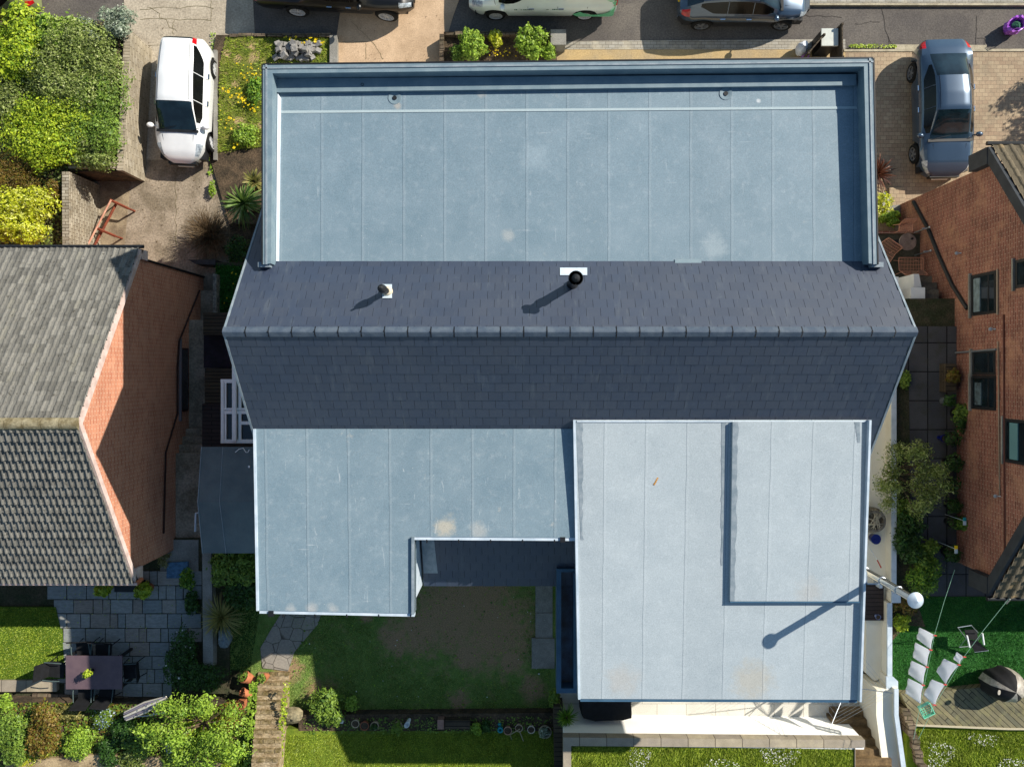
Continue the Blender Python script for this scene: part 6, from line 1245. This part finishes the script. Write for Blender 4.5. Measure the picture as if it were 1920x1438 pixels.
# pots along the right wall
for lb, px, py, r, m, lm, n in (('long dark planter with golden foliage by the right wall', 1783, 706, .16, 'dark', 'brown', 500), ('pale pot with an orange bloom below the long planter', 1777, 752, .13, 'silver', 'deep', 300), ('wispy fern pot against the brick wall under the black door', 1800, 775, .2, 'dark', 'mid', 900), ('round dark pot beside a blue pot at the right wall', 1784, 822, .19, 'dark', 'deep', 220), ('cobalt blue pot on the charcoal slabs', 1771, 822, .1, 'navy', 'deep', 0), ('dark leafy pot in shade halfway along the right wall', 1785, 868, .22, 'dark', 'deep', 420), ('round black pot near the olive branches', 1784, 910, .19, 'dark', 'deep', 200), ('shaded green pot below the round black pot', 1786, 948, .17, 'dark', 'deep', 320), ('fern pot tucked against the brick in the lower alley', 1800, 980, .16, 'dark', 'fern', 420), ('small dark pot beside the lower fern pot', 1786, 980, .15, 'dark', 'deep', 100), ('large black pot at the wall corner above the grey slabs', 1782, 1037, .2, 'dark', 'deep', 420)):
    potplant(lb, px, py, GZ, r, .3, m, lm, n, ls=.035, ph=.22)
c = P(1783, 725, GZ+.3); mb = MB(); mb.prism([P(a, b, GZ+.35) for a, b in rect(1773, 682, 1793, 735)], GZ); one('trough', 'long weathered wooden trough by the right wall door', 'planter', mb, 'timber')
for lb, (px, py), cl in (('small teal-topped tag on a stick by the fern pot', (1810, 977), 'teal'), ('blue and yellow tag at the right house corner', (1794, 1030), 'yellowplate')):
    c = P(px, py, GZ+1.1); mb = MB(); mb.tube([(c.x, c.y, GZ), (c.x, c.y, GZ+1.05)], .008, 5); mb.box(c.x-.04, c.x+.04, c.y-.12, c.y, GZ+1.05, GZ+1.08); mb.box(c.x-.04, c.x+.04, c.y+.003, c.y+.1, GZ+1.05, GZ+1.08, m=1); one('garden_tag', lb, 'tag', mb, [M['whitetrim'], M[cl]])
shrub('shrub', 'tufty hanging plant at the right house in the narrow alley', 1806, 790, GZ, .3, .4, .6, 'deep', 900, .034)
# bronze phormium, white flowers, hosta by the right parapet
spiky('phormium', 'bronze sword-leaved plant against the right parapet', 1652, 322, .1, .8, .8, 'bronze', 120, .024)
shrub('flowering_plant', 'white-flowered plant on the paving edge by the parapet', 1655, 388, .1, .42, .5, .5, 'gold', 1400, .04, extra=('whitef', 26, .055), cat='plant'); shrub('shrub', 'bright green leafy plant above the wire chairs', 1672, 410, .3, .4, .25, .4, 'bright', 1300, .045)
# wire chairs and zinc table
cz = 1.52; c = P(1702, 454, cz+.7); tb = thing('bistro_table', 'small round zinc-topped bistro table between wire chairs', 'table', (c.x, c.y, cz)); mb = MB(); mb.lathe([(.27, .68), (.275, .7), (.265, .715), (.0001, .712)], 32, Tr(c.x, c.y, cz)); mb.build('tabletop', M['tabletop'], tb, smooth=40); mb = MB(); mb.tube([(c.x, c.y, cz+.05), (c.x, c.y, cz+.69)], .02, 8); mb.lathe([(.2, 0), (.19, .02), (.02, .06)], 16, Tr(c.x, c.y, cz)); mb.build('leg', M['dark'], tb)
mb = MB(); mb.lathe([(.03, 0), (.035, .05), (.03, .05), (.0001, .04)], 12, Tr(c.x+.12, c.y+.1, cz+.714)); one('tealight', 'tiny dark tealight cup on the zinc table', 'candle', mb, 'dark')
def wirechair(label, px, py, rot, sx=.27, sy=.22):
    c = P(px, py, cz+.6); r = thing('wire_chair', label, 'chair', (c.x, c.y, cz), rot, 'copper wire chairs on the little terrace'); mb = MB(); W2, D2 = sx, sy
    def pt(u, v): # u across -1..1, v 0 front seat .. 1 top of back
        x = W2*u*(1-.08*v); 
        if v < .5: return Vector((x, -D2+v*2*D2*1.5, .43+.05*u*u+.02*(v-.3)))
        t = (v-.5)*2; return Vector((x, D2*.5+t*D2*.7, .43+.05*u*u+t*.36))
    for k in range(17): u = -1+2*k/16; mb.tube([pt(u, v/10) for v in range(11)], .0045, 4, cap=False)
    for k in range(8): v = k/7; mb.tube([pt(-1+2*j/8, v) for j in range(9)], .0045, 4, cap=False)
    mb.build('seat', M['copper'], r, world=False); mb = MB(); loop = [pt(-.92, 0), pt(-1, .1), pt(-1, .5), pt(-1, .9), pt(-.85, 1), pt(.85, 1), pt(1, .9), pt(1, .5), pt(1, .1), pt(.92, 0), pt(-.92, 0)]; mb.tube(loop, .011, 6, cap=False); mb.build('rim', M['copper'], r, world=False)
    for a_, b_ in ((-1, -1), (1, -1), (-1, 1), (1, 1)): mb = MB(); mb.tube([(a_*W2*.6, b_*D2*.6, .42), (a_*W2*.85, b_*D2*.9, 0)], .009, 5); mb.build('leg', M['copper'], r, world=False)
wirechair('copper wire chair with wide seat below the zinc table', 1712, 498, math.pi, .40, .27); wirechair('copper wire chair half hidden under the slate verge', 1664, 471, -.6, .30, .24); wirechair('copper wire chair mostly hidden above the zinc table', 1702, 424, .0, .22, .15)
for a_ in ((12.62, P(1712, 437, 1.5).y, 'slim pale railing post above the zinc table'), (12.66, P(1712, 479, 1.5).y, 'slim pale railing post between zinc table and the nearest chair')): mb = MB(); mb.tube([(a_[0], a_[1], 1.5), (a_[0], a_[1], 2.5)], .02, 8); mb.box(a_[0]-.13, a_[0]+.02, a_[1]-.02, a_[1]+.02, 2.3, 2.34); mb.ball((a_[0], a_[1], 2.52), .035, .035, .035); one('railing_post', a_[2], 'post', mb, 'silver', 40)

c = P(1748, 604, 3.42)
for k, dx in enumerate((-.055, .055)):
    mb = MB(); mb.ball((c.x+dx, c.y-.03, 3.40), .045, .12, .045, 12, 8); mb.ball((c.x+dx, c.y+.07, 3.41), .04, .06, .05, 12, 8); mb.lathe([(.024, .0), (.03, .01)], 10, Tr(c.x+dx, c.y+.08, 3.455)); one('shoe', ('left', 'right')[k]+' white slip-on shoe of the pair on the top step', 'shoe', mb, 'white', 40, group='pair of white shoes on the top step')
# clothes lines
def sag(a, b, n=8, s_=.04): return [a.lerp(b, t/n)-Vector((0, 0, s_*4*(t/n)*(1-t/n))) for t in range(n+1)]
lz = 5.7
l1 = [P(1790, 1068, lz), P(1770, 1128, lz), P(1752, 1190, lz), P(1726, 1319, lz), P(1713, 1385, lz)]; l2 = [P(1893, 1120, lz), P(1845, 1180, lz), P(1808, 1230, lz), P(1752, 1322, lz), P(1722, 1385, lz)]
for ln, lb in ((l1, 'green washing line holding four large white cloths'), (l2, 'green washing line with the small printed cloth on it')): mb = MB(); mb.tube(ln, .006, 5); one('washing_line', lb, 'washing line', mb, mat('green_cord', (120, 160, 140), var=0) if 'green_cord' not in bpy.data.materials else bpy.data.materials['green_cord'])
def cloth(label, top0, top1, bot0, bot1, m='cloth', grp='white cloths pegged on the washing lines', zb=5.15, belly=.06):
    a, b = P(*top0, lz-.01), P(*top1, lz-.01); c0, c1 = P(*bot0, zb), P(*bot1, zb); nn = 12; V = []
    nr = (b-a).cross(c0-a).normalized()
    for i in range(nn+1):
        for j in range(nn+1):
            u, v = i/nn, j/nn; p = a.lerp(b, u).lerp(c0.lerp(c1, u), v); p += nr*(belly*math.sin(math.pi*v)*math.sin(math.pi*u)+.012*math.sin(u*11+v*3)*v)-Vector((0, 0, .05*math.sin(math.pi*u)*(1-v))); V.append(tuple(p))
    fs = [(i*(nn+1)+j, i*(nn+1)+j+1, (i+1)*(nn+1)+j+1, (i+1)*(nn+1)+j) for i in range(nn) for j in range(nn)]
    mb = MB(); mb.add(V, fs); o = mb.build('cloth', M[m], label=label, cat='cloth', group=grp, smooth=60); sd_ = o.modifiers.new('t', 'SOLIDIFY'); sd_.thickness = .006
    return o
cloth('white cloth nearest the flue cap on the left line', (1752, 1190), (1745, 1217), (1724, 1176), (1718, 1197)); cloth('second white cloth down on the left line', (1744, 1219), (1738, 1249), (1716, 1204), (1711, 1232)); cloth('third white cloth down on the left line, creased', (1737, 1251), (1731, 1283), (1709, 1238), (1702, 1263)); cloth('lowest white cloth on the left line, over the decking edge', (1731, 1285), (1726, 1319), (1703, 1271), (1697, 1299))
cloth('small white cloth with a faint blue print', (1808, 1232), (1799, 1244), (1794, 1222), (1787, 1235), belly=.01, zb=5.35); cloth('upper large white cloth on the right line', (1797, 1247), (1773, 1282), (1770, 1234), (1755, 1258)); cloth('lower large white cloth on the right line', (1772, 1283), (1752, 1322), (1747, 1273), (1731, 1302))
for px, py, lb in ((1753, 1191, 'topmost red peg on the left washing line'), (1745, 1218, 'red peg between the first and second cloths of the left line'), (1738, 1250, 'red peg between the second and third cloths of the left line'), (1731, 1284, 'red peg between the third and lowest cloths of the left line'), (1808, 1231, 'red peg at the top corner of the small printed cloth'), (1798, 1246, 'red peg between the small printed cloth and the large one'), (1772, 1283, 'red peg between the two large cloths on the right line'), (1752, 1321, 'lowest red peg on the right line, near the mint basket')):
    c = P(px, py, lz); mb = MB(); mb.box(c.x-.035, c.x+.04, c.y-.008, c.y+.008, c.z-.03, c.z+.03); one('clothes_peg', lb, 'peg', mb, mat('red_peg', (196, 70, 70), var=0) if 'red_peg' not in bpy.data.materials else bpy.data.materials['red_peg'], group='red clothes pegs on the washing lines')
c = P(1738, 1332, 5.5); mb = MB(); Mx = Tr(*c)@Rz(.45)
for k in range(6): t = -.16+.32*k/5; mb.box(-.16, .16, t-.006, t+.006, -.1, -.09, M=Mx); mb.box(t-.006, t+.006, -.16, .16, -.089, -.08, M=Mx)
for s1, s2 in ((-.16, 1), (.16, 1)): mb.box(-.17, .17, s1-.008, s1+.008, -.09, .02, M=Mx); mb.box(s1-.008, s1+.008, -.15, .15, -.09, .018, M=Mx)
mb.tube([Mx@Vector((-.15, 0, .0)), Mx@Vector((0, 0, .2)), Mx@Vector((.15, 0, 0))], .007, 5); one('peg_basket', 'mint green peg basket hanging below the cloths', 'basket', mb, 'mint')
mb = MB(); e0, e1 = P(1886, 1130, 5.6), P(1893, 1122, 5.7); mb.tube([e0, e1], .04, 6); mb.tube([(e1.x, e1.y, GZ), e1], .018, 6); one('line_prop', 'pale post holding the far end of the washing line', 'post', mb, 'concretep')
# folding garden chair
fc = P(1822, 1198, 4.2); ch = thing('folding_chair', 'black reclining folding chair with white armrests on the lush lawn', 'chair', (fc.x, fc.y, GZ+.03)); mb = MB()
mb.prism([P(a, b, 4.25) for a, b in ((1809, 1181), (1832, 1180), (1834, 1200), (1812, 1197))], 4.22); mb.build('seat', M['black'], ch)
mb = MB(); mb.add([P(1812, 1198, 4.22), P(1833, 1201, 4.22), P(1853, 1219, 4.02), P(1828, 1222, 4.02)], [(0, 1, 2, 3)]); mb.build('footrest', M['black'], ch)
mb = MB()
for pts in ([(1796, 1176, 4.8), (1821, 1172, 4.8)], [(1796, 1176, 4.8), (1812, 1197, 4.2)], [(1821, 1172, 4.8), (1834, 1186, 4.3)], [(1827, 1222, 4.0), (1853, 1219, 4.0)], [(1798, 1213, 3.75), (1817, 1211, 3.75)], [(1798, 1213, 3.75), (1812, 1197, 4.3)], [(1833, 1200, 4.3), (1842, 1188, 4.6)], [(1853, 1219, 4.0), (1853, 1219, 3.74)], [(1828, 1222, 4.0), (1828, 1222, 3.74)]): mb.tube([P(*p) for p in pts], .013, 6)
mb.build('frame', M['silver'], ch)
for pts in ([(1813, 1191, 4.55), (1818, 1213, 4.5)], [(1842, 1187, 4.55), (1845, 1208, 4.5)]): mb = MB(); mb.tube([P(*p) for p in pts], .026, 6); mb.build('armrest', M['white'], ch)
# big covered thing at the right edge
bb = thing('covered_barbecue', 'large round barbecue under a black and silver cover on the decking', 'barbecue', (P(1895, 1290, 4).x, P(1895, 1290, 4).y, GZ+.3)); c = P(1898, 1293, 4.7); mb = MB(); nr_ = 30; prof = [(.56, .05), (.55, .35), (.5, .6), (.34, .76), (.15, .86), (.0001, .9)]; vs = []
for r, z in prof:
    for k in range(nr_): th = 2*math.pi*k/nr_; q = r*(1+.05*math.sin(th*9)+.03*math.sin(th*5+1)); vs.append((c.x+q*math.cos(th)*1.05, c.y+q*math.sin(th)*.8, GZ+.3+z))
fs = [(i*nr_+k, i*nr_+(k+1) % nr_, (i+1)*nr_+(k+1) % nr_, (i+1)*nr_+k) for i in range(len(prof)-1) for k in range(nr_)]
mb.add(vs, fs); mb.m = [1 if (k % nr_) in (0, 1, 2, 3, 4, 5, 21, 22, 23, 26, 27, 28, 29, 12, 13) else 0 for k in range(len(fs))]; mb.build('cover', [M['black'], M['silverfab']], bb, smooth=50); mb = MB(); q = P(1884, 1305, 5.1); mb.lathe([(.07, 0), (.07, .012), (.0001, .013)], 16, Tr(q.x, q.y, GZ+1.12)@Matrix.Rotation(.5, 4, 'Y')); mb.build('vent_patch', M['silverfab'], bb)

limbed('tree', 'leafy tree just past the right edge whose ragged shadow falls on the block paving', 2222, 40, .02, 1.0, 1.0, 3.4, 'mid', 3500, .06, 6, lobes=14)
def litter(label, name, poly, z, n, size, lm, hgt=.01): return dots(label, name, poly, z, n, size, lm, hgt)
litter('low green ground cover between the bottom left bushes', 'ground_cover', [(-20, 1314), (470, 1322), (470, 1450), (-20, 1450)], 2.76, 7500, .034, 'mid', .05)
litter('low brownish ground cover between the bottom left bushes', 'ground_cover', [(-20, 1314), (470, 1322), (470, 1450), (-20, 1450)], 2.76, 2200, .03, 'brown', .06)
litter('ground cover under the bushes on the hedge bank', 'ground_cover', [(-40, 50), (222, 50), (226, 318), (130, 318), (128, 465), (-40, 465)], 1.36, 9000, .036, 'olive', .06)
litter('small plants in the bed of pots', 'ground_cover', [(570, 1345), (1036, 1342), (1036, 1372), (570, 1374)], UZ+.02, 900, .025, 'mid', .04)
litter('leaf litter on the left drive', 'litter', [(240, 300), (428, 300), (428, 500), (262, 500)], .01, 260, .014, 'twig', .012)
litter('grit and dead leaves on the top drive', 'litter', [(262, 0), (460, 0), (425, 80), (425, 290), (262, 290)], .012, 220, .012, 'twig', .012)
litter('grit on the pale drive above the parapet', 'litter', [(640, 30), (850, 20), (820, 118), (640, 118)], .012, 90, .012, 'twig', .012)
litter('weeds in the joint of the left drive edge', 'weeds', [(396, 60), (404, 60), (404, 330), (392, 330)], .02, 260, .03, 'bright', .04)
litter('weeds along the kerb of the block paving', 'weeds', [(1590, 84), (1680, 85), (1680, 91), (1590, 91)], .02, 260, .022, 'lime', .03)
litter('pale weeds and clover specks in the worn lawn', 'weeds', [(545, 1100), (1000, 1100), (1032, 1180), (1032, 1334), (545, 1334)], MZ+.01, 700, .022, 'fern', .03)
litter('fallen petals on the worn lawn', 'petals', [(545, 1160), (1000, 1110), (1032, 1180), (1032, 1334), (545, 1334)], MZ+.02, 26, .018, 'whitef', .03)
litter('moss tufts between the patio flags', 'moss', [(110, 1092), (370, 1082), (366, 1190), (350, 1270), (300, 1314), (125, 1314)], 2.395, 420, .014, 'lime', .008)
litter('weeds creeping over both edges of the garden steps', 'weeds', [(470, 1275), (486, 1275), (474, 1445), (456, 1445)], 3.3, 500, .03, 'bright', .1)
litter('weeds creeping over the lawn edge of the garden steps', 'weeds', [(534, 1275), (546, 1275), (528, 1445), (514, 1445)], 3.3, 320, .028, 'lime', .08)
